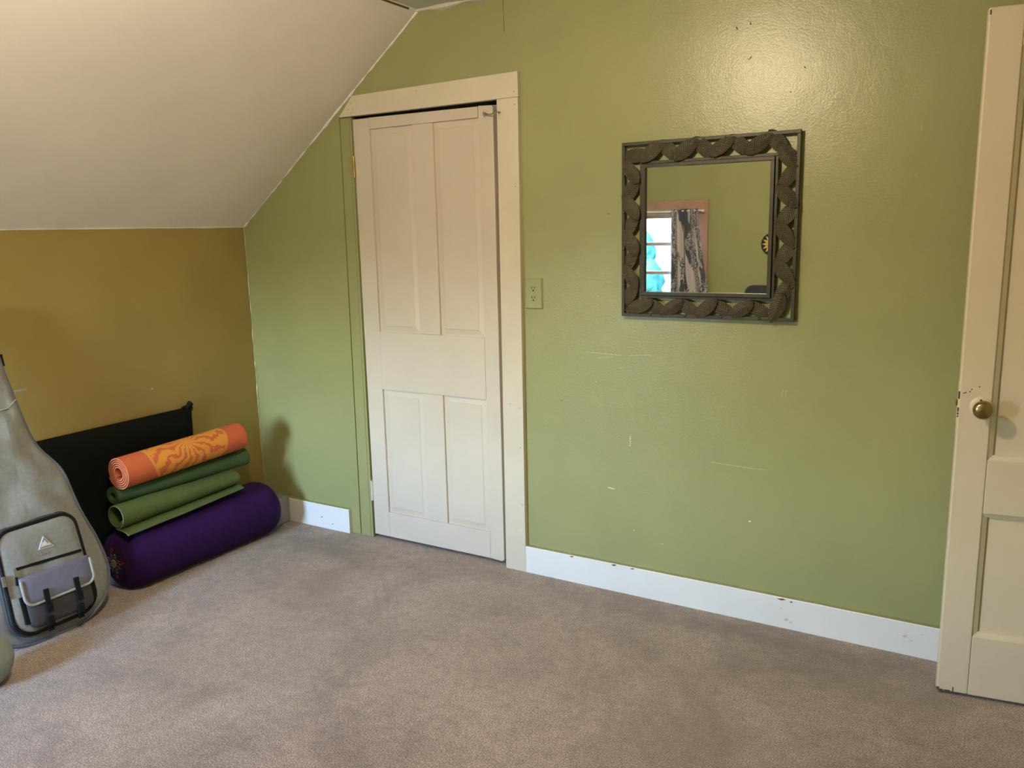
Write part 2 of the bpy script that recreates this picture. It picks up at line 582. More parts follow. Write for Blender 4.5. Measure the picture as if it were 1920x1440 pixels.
# plaster beads where the planes meet
def bead(name, a, b, r, mat, label, n=90, jit=0.5, parent=None):
    A, B = Vector(a), Vector(b)
    path, rad = [], []
    for i in range(n + 1):
        t = i / n
        p = A.lerp(B, t)
        q = noise.noise_vector((t * 23.0, A.x * 3, A.z * 5)) * r * 0.4
        path.append(p + q)
        rad.append(max(r * 0.25, r * (1 + jit * 1.6 * noise.noise((t * 41.0, B.x, B.z)))))
    return S(name, MB().tube(path, rad, 7), mat, label, 'trim', smooth=True)
bead('trim_1', (XL + 0.001, YB, ZK - 0.002), (XL + 0.001, 0, ZK - 0.002), 0.0035, 'plaster', 'thin white plaster line along the top of the gold wall')
bead('trim_2', (XL, -0.001, ZK), (XS, -0.001, ZC - 0.002), 0.0042, 'ceiling', 'rough plaster bead where sloped ceiling meets green wall', 150, 0.7)
bead('trim_3', (XS - 0.02, -0.004, ZC - 0.002), (XR, -0.002, ZC - 0.002), 0.009, 'plaster', 'ragged white plaster edge between flat ceiling and green wall', 220, 0.8)
bead('trim_4', (XL + 0.001, -0.001, 0), (XL + 0.001, -0.001, ZK), 0.0045, 'green', 'rough green paint edge in the wall corner', 120, 0.8)

# marks on the green wall: paint chips, drips, scratches, nail holes
def sliver(xa, za, xb, zb, w, mat, y=0.0, depth=0.0007):
    A, B = Vector((xa, za)), Vector((xb, zb))
    d = B - A
    L = max(d.length, 1e-4)
    d /= L
    nrm = Vector((-d.y, d.x))
    k = max(3, int(L / 0.006))
    up, dn = [], []
    for i in range(k + 1):
        t = i / k
        p = A + d * L * t
        ww = w * (0.35 + 0.65 * random.random()) * (1 if 0 < i < k else 0.4)
        up.append(p + nrm * ww)
        dn.append(p - nrm * ww)
    poly = [(p.x, p.y) for p in dn] + [(p.x, p.y) for p in reversed(up)]
    mb = MB().prism_y(poly, y - depth, y + 0.0005)
    return mb.build('scuff_mark' if mat != 'spot' else 'nail_hole', mat, wall_front)
for a in ((-1.405, .971, -1.257, .965), (-1.359, .950, -1.291, .958), (-1.224, .967, -1.138, .974), (-.897, .585, -.764, .581)):
    sliver(*a, 0.0017, 'chip')
for a in ((-.764, .581, -.698, .582), (-1.268, .916, -1.246, .919), (-1.371, .856, -1.364, .854), (-.265, 1.746, -.260, 1.722),
          (-.306, 1.773, -.303, 1.762), (-.271, 1.587, -.264, 1.595), (-.973, 1.054, -.959, 1.066), (-.288, .697, -.285, .695),
          (-.611, .969, -.605, .967), (-.587, 1.05, -.584, 1.048), (-.359, 1.853, -.339, 1.844)):
    sliver(*a, 0.0016, 'chip')
for z in (0.648, 0.640, 0.630, 0.622, 0.614):
    sliver(-1.221 + random.uniform(-.002, .002), z, -1.217, z - 0.003, 0.0022, 'chipw')
for a in ((-1.314, .428, -1.286, .425), (-.751, .380, -.743, .379), (-1.203, .271, -1.201, .265), (-1.085, .233, -1.082, .229)):
    sliver(*a, 0.003 if a[0] > -1.0 else 0.0022, 'chipw')
for cx in (-0.650, -0.638):
    for i in range(5):
        t0, t1 = -0.8 + 0.4 * i, -0.4 + 0.4 * i - 0.05
        sliver(cx + 0.008 * (1 - math.cos(t0)), 0.866 + 0.014 * math.sin(t0), cx + 0.008 * (1 - math.cos(t1)), 0.866 + 0.014 * math.sin(t1), 0.0017, 'chip')
for a in ((-1.315, 1.504, -1.308, 1.500), (-1.073, 1.838, -1.069, 1.834), (-.619, 1.950, -.613, 1.944), (-.661, 1.876, -.656, 1.874),
          (-.799, 2.113, -.795, 2.101), (-.845, 2.103, -.839, 2.092), (-1.059, .445, -1.057, .443), (-.789, 2.003, -.799, 1.992),
          (-1.521, .768, -1.516, .764)):
    sliver(*a, 0.0026, 'spot')
sliver(-1.753, 2.33, -1.751, 2.206, 0.0012, 'spot')
m_ = MB().box(XL - 0.002, XL + 0.0012, -1.214, -1.156, 0.873, 0.882)
m_.build('scuff_mark', 'trimcream', bpy.data.objects['wall_left'])
MB().box(XL - 0.002, XL + 0.001, -0.609, -0.603, 0.780, 0.784).build('scuff_mark', 'chipw', bpy.data.objects['wall_left'])

# ---------------------------------------------------------------- baseboards
def baseboard(name, x0, x1, h, label):
    mb = MB()
    n = max(4, int((x1 - x0) / 0.03))
    yf = -0.020
    pr = []
    for i in range(n + 1):
        x = x0 + (x1 - x0) * i / n
        z = h + 0.0008 * noise.noise((x * 9, 1, 2))
        pr.append((x, z))
    for i in range(n):
        (xa, za), (xb, zb) = pr[i], pr[i + 1]
        v = [(xa, yf, -0.02), (xb, yf, -0.02), (xb, yf, zb - 0.003), (xa, yf, za - 0.003), (xa, yf + 0.003, za), (xb, yf + 0.003, zb), (xa, 0.0, za + 0.002), (xb, 0.0, zb + 0.002)]
        b = mb.add(v, [(0, 1, 2, 3), (3, 2, 5, 4)], 0)
        mb.add([v[4], v[5], v[7], v[6]], [(0, 1, 2, 3)], 1)
    for x, z in (pr[0], pr[-1]):
        mb.add([(x, yf, -0.02), (x, yf, z - 0.003), (x, yf + 0.003, z), (x, 0, z + 0.002), (x, 0, -0.02)], [(0, 1, 2, 3, 4)], 2)
    mb.add([(x0, 0, -0.02), (x1, 0, -0.02), (x1, 0, h), (x0, 0, h)], [(0, 1, 2, 3)], 0)
    return S(name, mb, ['white', 'green', 'cream2'], label, 'baseboard')
bb1 = baseboard('baseboard_right', -1.692, XR, 0.117, 'long white baseboard along the green wall below the mirror')
bb2 = baseboard('baseboard_left', XL, -2.688, 0.121, 'short white baseboard left of the closet door')
S('baseboard_kneewall', MB().box(XL, XL + 0.014, YB, -0.03, -0.02, 0.115), 'white', 'white baseboard of the gold knee wall behind the mats', 'baseboard')
def bb_mark(parent, x, z, w, h, mat):
    MB().prism_y([(x - w, z), (x, z - h), (x + w, z + h * 0.3), (x + w * 0.4, z + h)], -0.0207, -0.0195).build('paint_chip', mat, parent)
for x, z, w, h in ((-0.21, 0.066, .008, .006), (-0.19, 0.055, .006, .004), (-0.62, 0.075, .004, .003), (-0.60, 0.035, .009, .007), (-0.585, 0.028, .006, .005),
                   (-1.35, 0.07, .002, .002), (-1.22, 0.025, .002, .002), (-0.16, 0.085, .002, .002)):
    bb_mark(bb1, x, z, w, h, 'cream2')
for x, z, w, h in ((-1.47, 0.112, .010, .003), (-1.28, 0.112, .012, .004), (-1.20, 0.112, .010, .003), (-0.62, 0.110, .016, .004), (-0.585, 0.107, .006, .003)):
    bb_mark(bb1, x, z, w, h, 'spot')
for x, z, w, h in ((-2.87, 0.055, .006, .003), (-2.80, 0.03, .004, .003)):
    bb_mark(bb2, x, z, w, h, 'spot')

# ---------------------------------------------------------------- closet door
cd = empty('door_1', (-2.18, 0.015, 0))
tag(cd, 'cream four-panel closet door held by a wire hook', 'door', kind='structure')
FR = 0.002
BK = 0.034
def member(name, x0, x1, z0, z1, bev=0.0016, mat='cream', parent=cd, fr=FR, bk=BK):
    return MB().box(x0, x1, fr, bk, z0, z1).build(name, mat, parent, bevel=bev)
E_ = 0.0006
member('stile', -2.545, -2.454 - E_, 0.018, 1.946)
mb = MB().prism_y([(-1.884 + E_, 0.018), (-1.826, 0.014), (-1.813, 0.022), (-1.813, 1.925), (-1.817, 1.941), (-1.884 + E_, 1.944)], FR, BK)
mb.build('stile', 'cream', cd, bevel=0.0016)
mb = MB().prism_y([(-2.454, 1.899), (-1.886 - E_, 1.899), (-1.886 - E_, 1.942), (-2.454, 1.947)], FR + 0.0004, BK)
mb.build('rail', 'cream', cd, bevel=0.0016)
member('rail', -2.454, -1.884, 0.738, 1.005, 0.0006)
member('rail', -2.454, -1.884, 0.018, 0.140, 0.0014)
member('mullion', -2.222, -2.112, 1.005 + E_, 1.899 - E_, 0.0014, fr=FR + 0.0006)
member('mullion', -2.222, -2.112, 0.140 + E_, 0.738 - E_, 0.0014, fr=FR + 0.0006)

def raised_panel(parent, x0, x1, z0, z1, fr, mat, inset=0.028, deep=0.011, field=0.0045):
    """recessed border bevelled up to a raised field"""
    mb = MB()
    rects = [(0.0, fr + deep), (0.004, fr + deep), (inset, fr + field + 0.002), (inset + 0.002, fr + field), (inset + 0.0025, fr + field)]
    v = []
    for d, y in rects:
        v += [(x0 + d, y, z0 + d), (x1 - d, y, z0 + d), (x1 - d, y, z1 - d), (x0 + d, y, z1 - d)]
    f = []
    for r in range(len(rects) - 1):
        for j in range(4):
            f.append((r * 4 + j, r * 4 + (j + 1) % 4, (r + 1) * 4 + (j + 1) % 4, (r + 1) * 4 + j))
    k = (len(rects) - 1) * 4
    f.append((k, k + 1, k + 2, k + 3))
    mb.add(v, f)
    mb.box(x0 - 0.003, x1 + 0.003, fr + deep + 0.001, fr + deep + 0.012, z0 - 0.003, z1 + 0.003)
    return mb.build('panel', mat, parent)
for x0, x1 in ((-2.454, -2.222), (-2.112, -1.884)):
    raised_panel(cd, x0, x1, 1.005, 1.899, FR, 'cream')
    raised_panel(cd, x0, x1, 0.140, 0.738, FR, 'cream')

def hinge(z, mat):
    h = MB()
    h.tube([(-2.5485, -0.002, z - 0.045), (-2.5485, -0.002, z + 0.045)], 0.0052, 10)
    o = h.build('hinge', mat, cd, smooth=True)
    MB().box(-2.556, -2.541, -0.0006, 0.006, z - 0.044, z + 0.044).build('hinge_leaf', mat, o)
    for dz in (-0.047, 0.047):
        MB().lathe([(0.0055, -0.002), (0.0055, 0.002)], (-2.5485, -0.002, z + dz), (0, 0, 1), 10).build('hinge_pin', mat, o)
hinge(1.742, 'brass')
hinge(0.236, 'cream2')

# hook and eye
def ring(c, r, wire, axis='y', n=16):
    pts = []
    for i in range(n):
        a = 2 * PI * i / n
        if axis == 'y':
            pts.append((c[0] + r * math.cos(a), c[1], c[2] + r * math.sin(a)))
        else:
            pts.append((c[0] + r * math.cos(a), c[1] + r * math.sin(a), c[2]))
    return MB().tube(pts, wire, 6, closed=True)
hk = empty('hook', (0, 0, 0), False)
hk.parent = cd
hk.location = (0, 0, 0)
bpy.data.objects.remove(hk)
hx, hz = -1.842, 1.909
hook_path = [(hx, -0.016, hz - .012), (hx - .006, -0.017, hz - .004), (hx - .004, -0.018, hz + .005), (hx + .004, -0.018, hz + .003), (hx + .016, -0.018, hz - .004),
             (hx + .030, -0.022, hz - .006), (hx + .044, -0.028, hz - .007), (hx + .054, -0.032, hz - .001), (hx + .062, -0.034, hz + .005), (hx + .069, -0.034, hz + .004),
             (hx + .073, -0.034, hz - .004), (hx + .074, -0.034, hz - .018)]
hook = MB().tube(hook_path, [0.0022] * 10 + [0.002, 0.0012], 8).build('hook', 'steel', cd, smooth=True)
hook['label'] = 'zinc wire hook'
o = ring((hx - .001, -0.012, hz - .002), 0.006, 0.002, 'z')
o.tube([(hx - .001, -0.006, hz - .002), (hx - .001, 0.006, hz - .002)], 0.002, 6)
o.build('screw_eye', 'steel', cd, smooth=True)

# closet casing (trim): head board, side board, jamb, green left jamb
tr = empty('trim_5', (-1.74, 0, 0))
tag(tr, 'cream flat board casing round the top and right of the closet door', 'door casing', kind='structure')
YF = -0.022
MB().prism_y([(-2.604, 1.957), (-1.683, 1.957), (-1.683, 2.052), (-2.523, 2.042)], YF, 0.0).build('head_board', 'cream2', tr, bevel=0.0015)
MB().prism_y([(-1.789, 0.0), (-1.690, 0.0), (-1.684, 1.9562), (-1.780, 1.9562)], YF, 0.0).build('side_board', 'cream2', tr, bevel=0.0015)
MB().box(-1.782, -1.766, 0.0, T, 0.0, 1.955).build('jamb', 'cream3', tr)
MB().box(-1.80, -1.782, 0.040, 0.052, 0.0, 1.955).build('door_stop', 'cream3', tr)
MB().box(-2.62, -1.782, 0.040, T, 1.955, 1.962).build('head_jamb', 'dark', tr)
for x, z in ((-2.508, 2.022), (-2.525, 2.012), (-2.545, 1.985), (-2.52, 1.985), (-2.53, 1.97), (-2.17, 2.028), (-1.70, 1.978), (-1.70, 1.93), (-1.702, 1.62), (-1.705, 0.72), (-1.75, 0.735), (-1.70, 0.30), (-1.705, 0.55)):
    MB().lathe([(0.0022, 0.0), (0.0018, 0.0008)], (x, YF + 0.0002, z), (0, -1, 0), 8).build('nail_hole', 'spot', tr)
for x, z, r in ((-1.735, 0.72, 0.008), (-1.708, 0.185, 0.009), (-1.75, 0.18, 0.004), (-2.42, 2.0, 0.016), (-2.36, 1.975, 0.007)):
    MB().lathe([(r, 0.0), (r * 0.8, 0.0006)], (x, YF + 0.0002, z), (0, -1, 0), 14).build('wood_knot', 'cream3', tr)
o = ring((-1.766, -0.032, hz - .003), 0.0055, 0.002, 'z')
o.tube([(-1.766, -0.027, hz - .003), (-1.766, -0.018, hz - .003)], 0.002, 6)
o.build('screw_eye', 'steel', tr, smooth=True)

tl = empty('trim_6', (-2.6, 0, 0))
tag(tl, 'narrow green painted jamb boards on the hinge side of the closet door', 'door jamb', kind='structure')
MB().prism_y([(-2.6295, 0.0), (-2.5690, 0.0), (-2.5635, 1.957), (-2.6150, 1.957)], -0.002, 0.06).build('board', 'green', tl, bevel=0.0015)
MB().prism_y([(-2.564, 0.0), (-2.551, 0.0), (-2.549, 1.957), (-2.558, 1.957)], -0.006, 0.06).build('board', 'green', tl, bevel=0.001)
MB().box(-2.64, -2.547, 0.03, 0.085, 0.0, 1.962).build('backing', 'dark', tl)

# ---------------------------------------------------------------- open door on the right
od = empty('door_2', (-0.096, -0.229, 0), False)
od.rotation_euler = (0, 0, math.radians(8.4))
tag(od, 'cream panelled door standing open at the right with brass knob', 'door', kind='structure')
DW, DH, DT = 0.76, 2.008, 0.036
def dm(name, x0, x1, z0, z1, bev=0.002, y0=0.0, y1=DT):
    return MB().box(x0, x1, y0, y1, z0, z1).build(name, 'cream3', od, bevel=bev, bseg=3)
dm('stile', 0.0, 0.0855, 0.012, DH, 0.004)
dm('stile', DW - 0.0855, DW, 0.012, DH, 0.004)
dm('rail', 0.086, DW - 0.086, 0.012, 0.205)
dm('rail', 0.086, DW - 0.086, 0.596, 0.759)
dm('rail', 0.086, DW - 0.086, 1.905, DH)
dm('mullion', 0.34, 0.42, 0.2055, 0.5955)
dm('mullion', 0.34, 0.42, 0.7595, 1.9045)
def flat_panel(x0, x1, z0, z1):
    mb = MB()
    rects = [(0.0, 0.0015), (0.002, 0.003), (0.013, 0.009), (0.0150, 0.016), (0.0155, 0.016)]
    v, f = [], []
    for d, y in rects:
        v += [(x0 + d, y, z0 + d), (x1 - d, y, z0 + d), (x1 - d, y, z1 - d), (x0 + d, y, z1 - d)]
    for r in range(len(rects) - 1):
        for j in range(4):
            f.append((r * 4 + j, r * 4 + (j + 1) % 4, (r + 1) * 4 + (j + 1) % 4, (r + 1) * 4 + j))
    mb.add(v, f)
    mb.build('moulding', 'cream3', od)
    MB().box(x0 + 0.013, x1 - 0.013, 0.0155, 0.026, z0 + 0.013, z1 - 0.013).build('panel', 'cream3', od)
for x0, x1 in ((0.086, 0.340), (0.420, DW - 0.086)):
    flat_panel(x0, x1, 0.205, 0.596)
    flat_panel(x0, x1, 0.759, 1.905)
kn = MB().lathe([(0.0295, 0.0), (0.0295, 0.002), (0.027, 0.0045), (0.020, 0.0062), (0.0105, 0.007)], (0.058, 0.0, 0.917), (0, -1, 0), 32).build('knob_rose', 'cream3', od, smooth=True)
MB().lathe([(0.0032, 0.0), (0.003, 0.0012)], (0.056, -0.006, 0.937), (0, -1, 0), 10).build('screw', 'brass', kn)
prof = [(0.0095, 0.005), (0.0090, 0.024), (0.011, 0.030), (0.019, 0.034), (0.0255, 0.041), (0.0275, 0.048), (0.0262, 0.055), (0.0215, 0.0615), (0.0195, 0.0625), (0.013, 0.0655), (0.006, 0.0668), (0.001, 0.067)]
k_ = MB().lathe(prof, (0.058, 0.0, 0.917), (0, -1, 0), 36).build('door_knob', 'brass', od, smooth=True, angle=60)
k_['label'] = 'tarnished oval brass knob'
MB().box(-0.0012, 0.002, 0.007, 0.028, 0.86, 0.985).build('latch_plate', 'cream3', od, bevel=0.0008)
MB().box(-0.006, 0.0, 0.012, 0.024, 0.915, 0.932).build('latch_bolt', 'brass', od, bevel=0.001)
for z, w, h in ((0.955, .004, .004), (0.945, .002, .006), (0.905, .0025, .006), (0.893, .002, .003), (0.885, .002, .002), (0.94, .0015, .003)):
    MB().box(-0.0022, 0.003, 0.0005, 0.002 + w, z - h, z + h).build('paint_chip', 'spot', od)
for x, z in ((0.012, 0.955), (0.016, 0.957), (0.027, 0.960), (0.031, 0.967), (0.05, 0.975)):
    MB().lathe([(0.0022, 0.0), (0.0016, 0.0006)], (x, 0.0002, z), (0, -1, 0), 7).build('smudge', 'crack', od)
for x, z, w, h in ((0.004, 0.018, .004, .005), (0.012, 0.014, .006, .003), (0.045, 0.02, .0015, .009), (0.03, 0.015, .008, .002), (0.004, 1.995, .002, .006)):
    MB().box(x - w, x + w, -0.0006, 0.002, z - h, z + h).build('paint_chip', 'spot', od)
for z in (0.25, 1.75):
    MB().tube([(DW + 0.004, -0.003, z - 0.045), (DW + 0.004, -0.003, z + 0.045)], 0.006, 10).build('hinge', 'brass', od, smooth=True)

# ---------------------------------------------------------------- outlet
ot = empty('wall_outlet', (-1.637, 0, 1.197))
tag(ot, 'green painted duplex power outlet beside the closet casing', 'outlet')
x0, x1, z0, z1 = -1.677, -1.597, 1.134, 1.259
mb = MB()
v = []
for d, y in ((0, 0.0), (0.0, -0.003), (0.005, -0.0075), (0.009, -0.0075)):
    v += [(x0 + d, y, z0 + d), (x1 - d, y, z0 + d), (x1 - d, y, z1 - d), (x0 + d, y, z1 - d)]
f = [(0, 3, 2, 1)]
for r in range(3):
    for j in range(4):
        f.append((r * 4 + j, r * 4 + (j + 1) % 4, (r + 1) * 4 + (j + 1) % 4, (r + 1) * 4 + j))
f.append((12, 13, 14, 15))
mb.add(v, f)
mb.build('cover_plate', 'green', ot)
for cz in (1.2165, 1.1775):
    poly = []
    for i in range(24):
        a = 2 * PI * i / 24
        poly.append((-1.637 + 0.0165 * max(-1, min(1, 1.0 * math.cos(a))), cz + max(-0.0135, min(0.0135, 0.0165 * math.sin(a)))))
    fc = MB().prism_y(poly, -0.0090, -0.006).build('socket_face', 'green', ot)
    for dx, w, h in ((-0.0062, 0.0014, 0.0046), (0.0062, 0.0014, 0.0040)):
        MB().box(-1.637 + dx - w, -1.637 + dx + w, -0.0097, -0.0085, cz + 0.004 - h, cz + 0.004 + h).build('slot', 'crack', fc)
    MB().lathe([(0.0032, 0), (0.0032, 0.0012)], (-1.637, -0.0085, cz - 0.0075), (0, -1, 0), 12).build('ground_hole', 'crack', fc)
MB().lathe([(0.003, 0), (0.0024, 0.0012)], (-1.637, -0.0075, 1.197), (0, -1, 0), 12).build('screw', 'green', ot, smooth=True)

# ---------------------------------------------------------------- mirror with leaf frame
MC = Vector((-0.930, 0, 1.437))
mr = empty('wall_mirror', (MC.x, 0, MC.z))
tag(mr, 'square mirror in a bronze frame of braided metal leaves', 'mirror')
HO, HI, HG = 0.316, 0.245, 0.2265
def frame_bars(h, w, y0, y1, name, mat):
    for s_ in (-1, 1):
        MB().box(MC.x - h, MC.x + h, y0, y1, MC.z + s_ * (h - w / 2) - w / 2, MC.z + s_ * (h - w / 2) + w / 2).build(name, mat, mr, bevel=0.0012)
    for s_ in (-1, 1):
        MB().box(MC.x + s_ * (h - w / 2) - w / 2, MC.x + s_ * (h - w / 2) + w / 2, y0 - 0.0003, y1 - 0.0003, MC.z - h + w, MC.z + h - w).build(name, mat, mr, bevel=0.0012)
frame_bars(HO, 0.012, -0.026, -0.012, 'outer_bar', 'iron')
frame_bars(HI + 0.001, 0.010, -0.024, -0.012, 'inner_bar', 'iron')
frame_bars(HG + 0.009, 0.013, -0.033, -0.016, 'glass_rim', 'iron')
g = MB().box(MC.x - HG - 0.003, MC.x + HG + 0.003, -0.022, -0.016, MC.z - HG - 0.003, MC.z + HG + 0.003).build('mirror_glass', 'mirror', mr)
g['label'] = 'silvered mirror pane'
for sx in (-1, 1):
    for sz in (-1, 1):
        MB().lathe([(0.006, 0), (0.005, 0.013)], (MC.x + sx * (HO - 0.007), 0.0, MC.z + sz * (HO - 0.007)), (0, -1, 0), 8).build('standoff', 'iron', mr)

def leaf_mesh():
    NL, NW = 20, 8
    L, W = 0.116, 0.050
    v, f, uvs = [], [], []
    for side in (0, 1):
        for i in range(NL + 1):
            t = i / NL
            w = W / 2 * (math.sin(PI * t ** 0.85) ** 0.70) if 0 < i < NL else 0.0007
            for j in range(NW + 1):
                s_ = -1 + 2 * j / NW
                x = (t - 0.5) * L
                y = -0.005 * math.sin(PI * t) + 0.0030 * abs(s_) ** 2.2 * math.sin(PI * t)
                if side == 0:
                    y -= 0.0016 if abs(s_) < 0.05 else 0.0
                    if abs(s_) > 0.9 and i % 2:
                        y -= 0.0008
                else:
                    y += 0.0018
                v.append((x, y, s_ * w * (1.03 if (i % 2 and abs(s_) > 0.9) else 1.0)))
                uvs.append((t, s_))
    n0 = (NL + 1) * (NW + 1)
    for side in (0, 1):
        for i in range(NL):
            for j in range(NW):
                a = side * n0 + i * (NW + 1) + j
                q = (a, a + 1, a + NW + 2, a + NW + 1)
                f.append(q if side == 0 else tuple(reversed(q)))
    for i in range(NL):
        for j in (0, NW):
            a = i * (NW + 1) + j
            f.append((a, a + NW + 1, a + NW + 1 + n0, a + n0))
    mb = MB()
    mb.add(v, f)
    o = mb.build('leaf', 'leaf', None, smooth=True, angle=50)
    uvl = o.data.uv_layers.new(name='UVMap')
    for lp in o.data.loops:
        uvl.data[lp.index].uv = uvs[lp.vertex_index]
    o.parent = mr
    return o
leaf0 = leaf_mesh()
NLEAF = 34
half = 0.2790
RC = 0.05
side_len = 2 * (half - RC)
arc = PI / 2 * RC
per = 4 * (side_len + arc)
def loop_point(s_):
    s_ = s_ % per
    for k in range(4):
        if s_ < side_len:
            p = Vector((-(half - RC) + s_, half))
            t = Vector((1, 0))
            break
        s_ -= side_len
        if s_ < arc:
            a = s_ / RC
            p = Vector((half - RC + RC * math.sin(a), half - RC + RC * math.cos(a)))
            t = Vector((math.cos(a), -math.sin(a)))
            break
        s_ -= arc
    ang = -PI / 2 * k
    R_ = Matrix.Rotation(ang, 2)
    return R_ @ p, R_ @ t
for k in range(NLEAF):
    lf = leaf0 if k == 0 else leaf0.copy()
    if k:
        COL.objects.link(lf)
        lf.parent = mr
    p, t = loop_point((k + 0.5) * per / NLEAF)
    a = math.atan2(t.y, t.x)
    up = k % 2 == 0
    a += math.radians(35 + random.uniform(-4, 4)) * (1 if up else -1)
    if random.random() < 0.0:
        a += PI
    nx = random.uniform(-0.003, 0.003)
    yy = -0.030 if up else -0.023
    lf.location = (p.x, yy, p.y)
    # leaf local x -> direction a in the xz plane; tilt so that one end dips under its neighbour
    R_ = Matrix.Rotation(-a, 3, 'Y') @ Matrix.Rotation(math.radians(random.uniform(4, 9)) * (1 if up else -1), 3, 'Z') @ Matrix.Rotation(math.radians(random.uniform(-10, 10)), 3, 'X')
    lf.rotation_euler = R_.to_euler()
    q = random.uniform(0.94, 1.05)
    lf.scale = (q, 1, q)
    lf['is_leaf'] = 1
for ob in bpy.data.objects:
    if 'is_leaf' in ob:
        del ob['is_leaf']
for s_, sgn in ((-1, 0), (1, 0), (-1, 1), (1, 1)):
    for k in range(4):
        d = -0.20 + 0.133 * k
        c = (MC.x + d, -0.027, MC.z + s_ * (HO - 0.009)) if sgn == 0 else (MC.x + s_ * (HO - 0.009), -0.027, MC.z + d)
        MB().lathe([(0.0035, -0.004), (0.0045, 0.0), (0.003, 0.003), (0.001, 0.0035)], c, (0.3, -1, 0.2), 8).build('weld_bead', 'iron', mr, smooth=True)

# ================================================================== things by the knee wall
# ---- black sleeping pad standing on its edge
pd = empty('sleeping_pad', (XL + 0.03, -0.85, 0))
tag(pd, 'black sleeping pad standing on edge against the gold wall', 'sleeping pad')
mb = MB()
PY0, PY1, PZ = -1.42, -0.425, 0.668
NYp, NZp = 34, 22
v = []
for sd in (0, 1):
    for i in range(NYp + 1):
        for j in range(NZp + 1):
            ty, tz = i / NYp, j / NZp
            y = PY0 + (PY1 - PY0) * ty
            z = 0.004 + (PZ - 0.004) * tz + (0.012 * (ty - 0.5) * 0 if tz == 1 else 0)
            ey = min(ty, 1 - ty) * NYp / 2.0
            ez = min(tz, 1 - tz) * NZp / 2.0
            e = min(1.0, ey, ez)
            pf = math.sqrt(max(0.0, 1 - (1 - e) ** 2))
            if ty > 0.985 and 0.3 < tz < 0.9:
                y -= 0.004 * math.sin((tz - 0.3) / 0.6 * PI)
            base = XL + 0.020
            x = base + (0.0155 * pf + 0.0015 * noise.noise((y * 6, z * 6, 1))) * (1 if sd else -1)
            v.append((x, y, z))
n0 = (NYp + 1) * (NZp + 1)
f = []
for sd in (0, 1):
    for i in range(NYp):
        for j in range(NZp):
            a = sd * n0 + i * (NZp + 1) + j
            f.append((a, a + 1, a + NZp + 2, a + NZp + 1))
mb.add(v, f)
bd = [(i, 0) for i in range(NYp + 1)] + [(NYp, j) for j in range(1, NZp + 1)] + [(i, NZp) for i in range(NYp - 1, -1, -1)] + [(0, j) for j in range(NZp - 1, 0, -1)]
ids = [i * (NZp + 1) + j for i, j in bd]
mb.add([], [])
for k in range(len(ids)):
    a, b_ = ids[k], ids[(k + 1) % len(ids)]
    mb.f.append((a, b_, b_ + n0, a + n0))
    mb.m.append(0)
mb.build('pad_body', 'pad', pd, smooth=True, angle=60)
vy, vz, vx = PY1 - 0.022, PZ + 0.002, XL + 0.024
vb = MB().lathe([(0.010, -0.012), (0.010, 0.006), (0.013, 0.007), (0.013, 0.012)], (vx, vy, vz), (0.2, 0.85, 0.75), 14).build('valve', 'black', pd, smooth=True)
MB().lathe([(0.0135, 0.0125), (0.0145, 0.014), (0.0145, 0.024), (0.012, 0.026), (0.004, 0.027)], (vx, vy, vz), (0.2, 0.85, 0.75), 14).build('valve_cap', 'black', vb, smooth=True)
MB().tube([(vx, PY1 - 0.002, PZ - 0.02), (vx, PY1 + 0.002, PZ - 0.008), (vx, PY1 - 0.004, PZ + 0.002), (vx, PY1 - 0.03, PZ + 0.006), (vx, PY1 - 0.052, PZ + 0.002)], 0.005, 8).build('edge_binding', 'black', pd, smooth=True)

# ---- purple bolster
BR, BX = 0.135, -3.096
BY0, BY1 = -0.985, -0.165
bo = empty('bolster', (BX, (BY0 + BY1) / 2, 0))
tag(bo, 'long purple yoga bolster lying on the carpet under the rolled mats', 'bolster')
mb = MB()
SEG, NB = 56, 60
prof = []
for i in range(NB + 1):
    t = i / NB
    e = 0.075
    d = t * (BY1 - BY0)
    Lb = BY1 - BY0
    q = min(d, Lb - d)
    if q < e:
        r = BR - 0.052 + 0.052 * math.sqrt(max(0, 1 - (1 - q / e) ** 2))
    else:
        r = BR
    prof.append((r, BY0 + d))
v, f = [], []
for i, (r, y) in enumerate(prof):
    for j in range(SEG):
        a = 2 * PI * j / SEG
        rr = r * (1 + 0.010 * noise.noise((math.cos(a) * 2, y * 7, math.sin(a) * 2)))
        # flattened under its own weight and under the mats
        px = rr * math.cos(a)
        pz = rr * math.sin(a)
        if pz < 0:
            pz = -abs(pz) ** 1.0 * 0.985
            if pz < -0.118:
                pz = -0.118 - (abs(pz) - 0.118) * 0.5
        wr = 0.0018 * math.sin(a * 22 + 3 * noise.noise((a, y * 3, 0))) * max(0, 1 - abs(i - 4) / 5) + 0.0018 * math.sin(a * 22) * max(0, 1 - abs(i - (NB - 4)) / 5)
        px *= 1 + wr * 6
        pz *= 1 + wr * 6
        v.append((BX + px, y, 0.1275 + pz))
for i in range(NB):
    for j in range(SEG):
        j2 = (j + 1) % SEG
        f.append((i * SEG + j, i * SEG + j2, (i + 1) * SEG + j2, (i + 1) * SEG + j))
mb.add(v, f)
mb.build('cover', 'bolster', bo, smooth=True, angle=70)
re_ = BR - 0.050
for y, sgn in ((BY0, -1), (BY1, 1)):
    mb = MB().lathe([(re_, -0.004), (re_ * 0.96, 0.004), (re_ * 0.8, 0.009), (re_ * 0.5, 0.012), (re_ * 0.2, 0.013), (0.001, 0.0132)], (BX, y, 0.1275), (0, sgn, 0), 40)
    mb.build('end_cap', 'bolster_end', bo, smooth=True, angle=60)
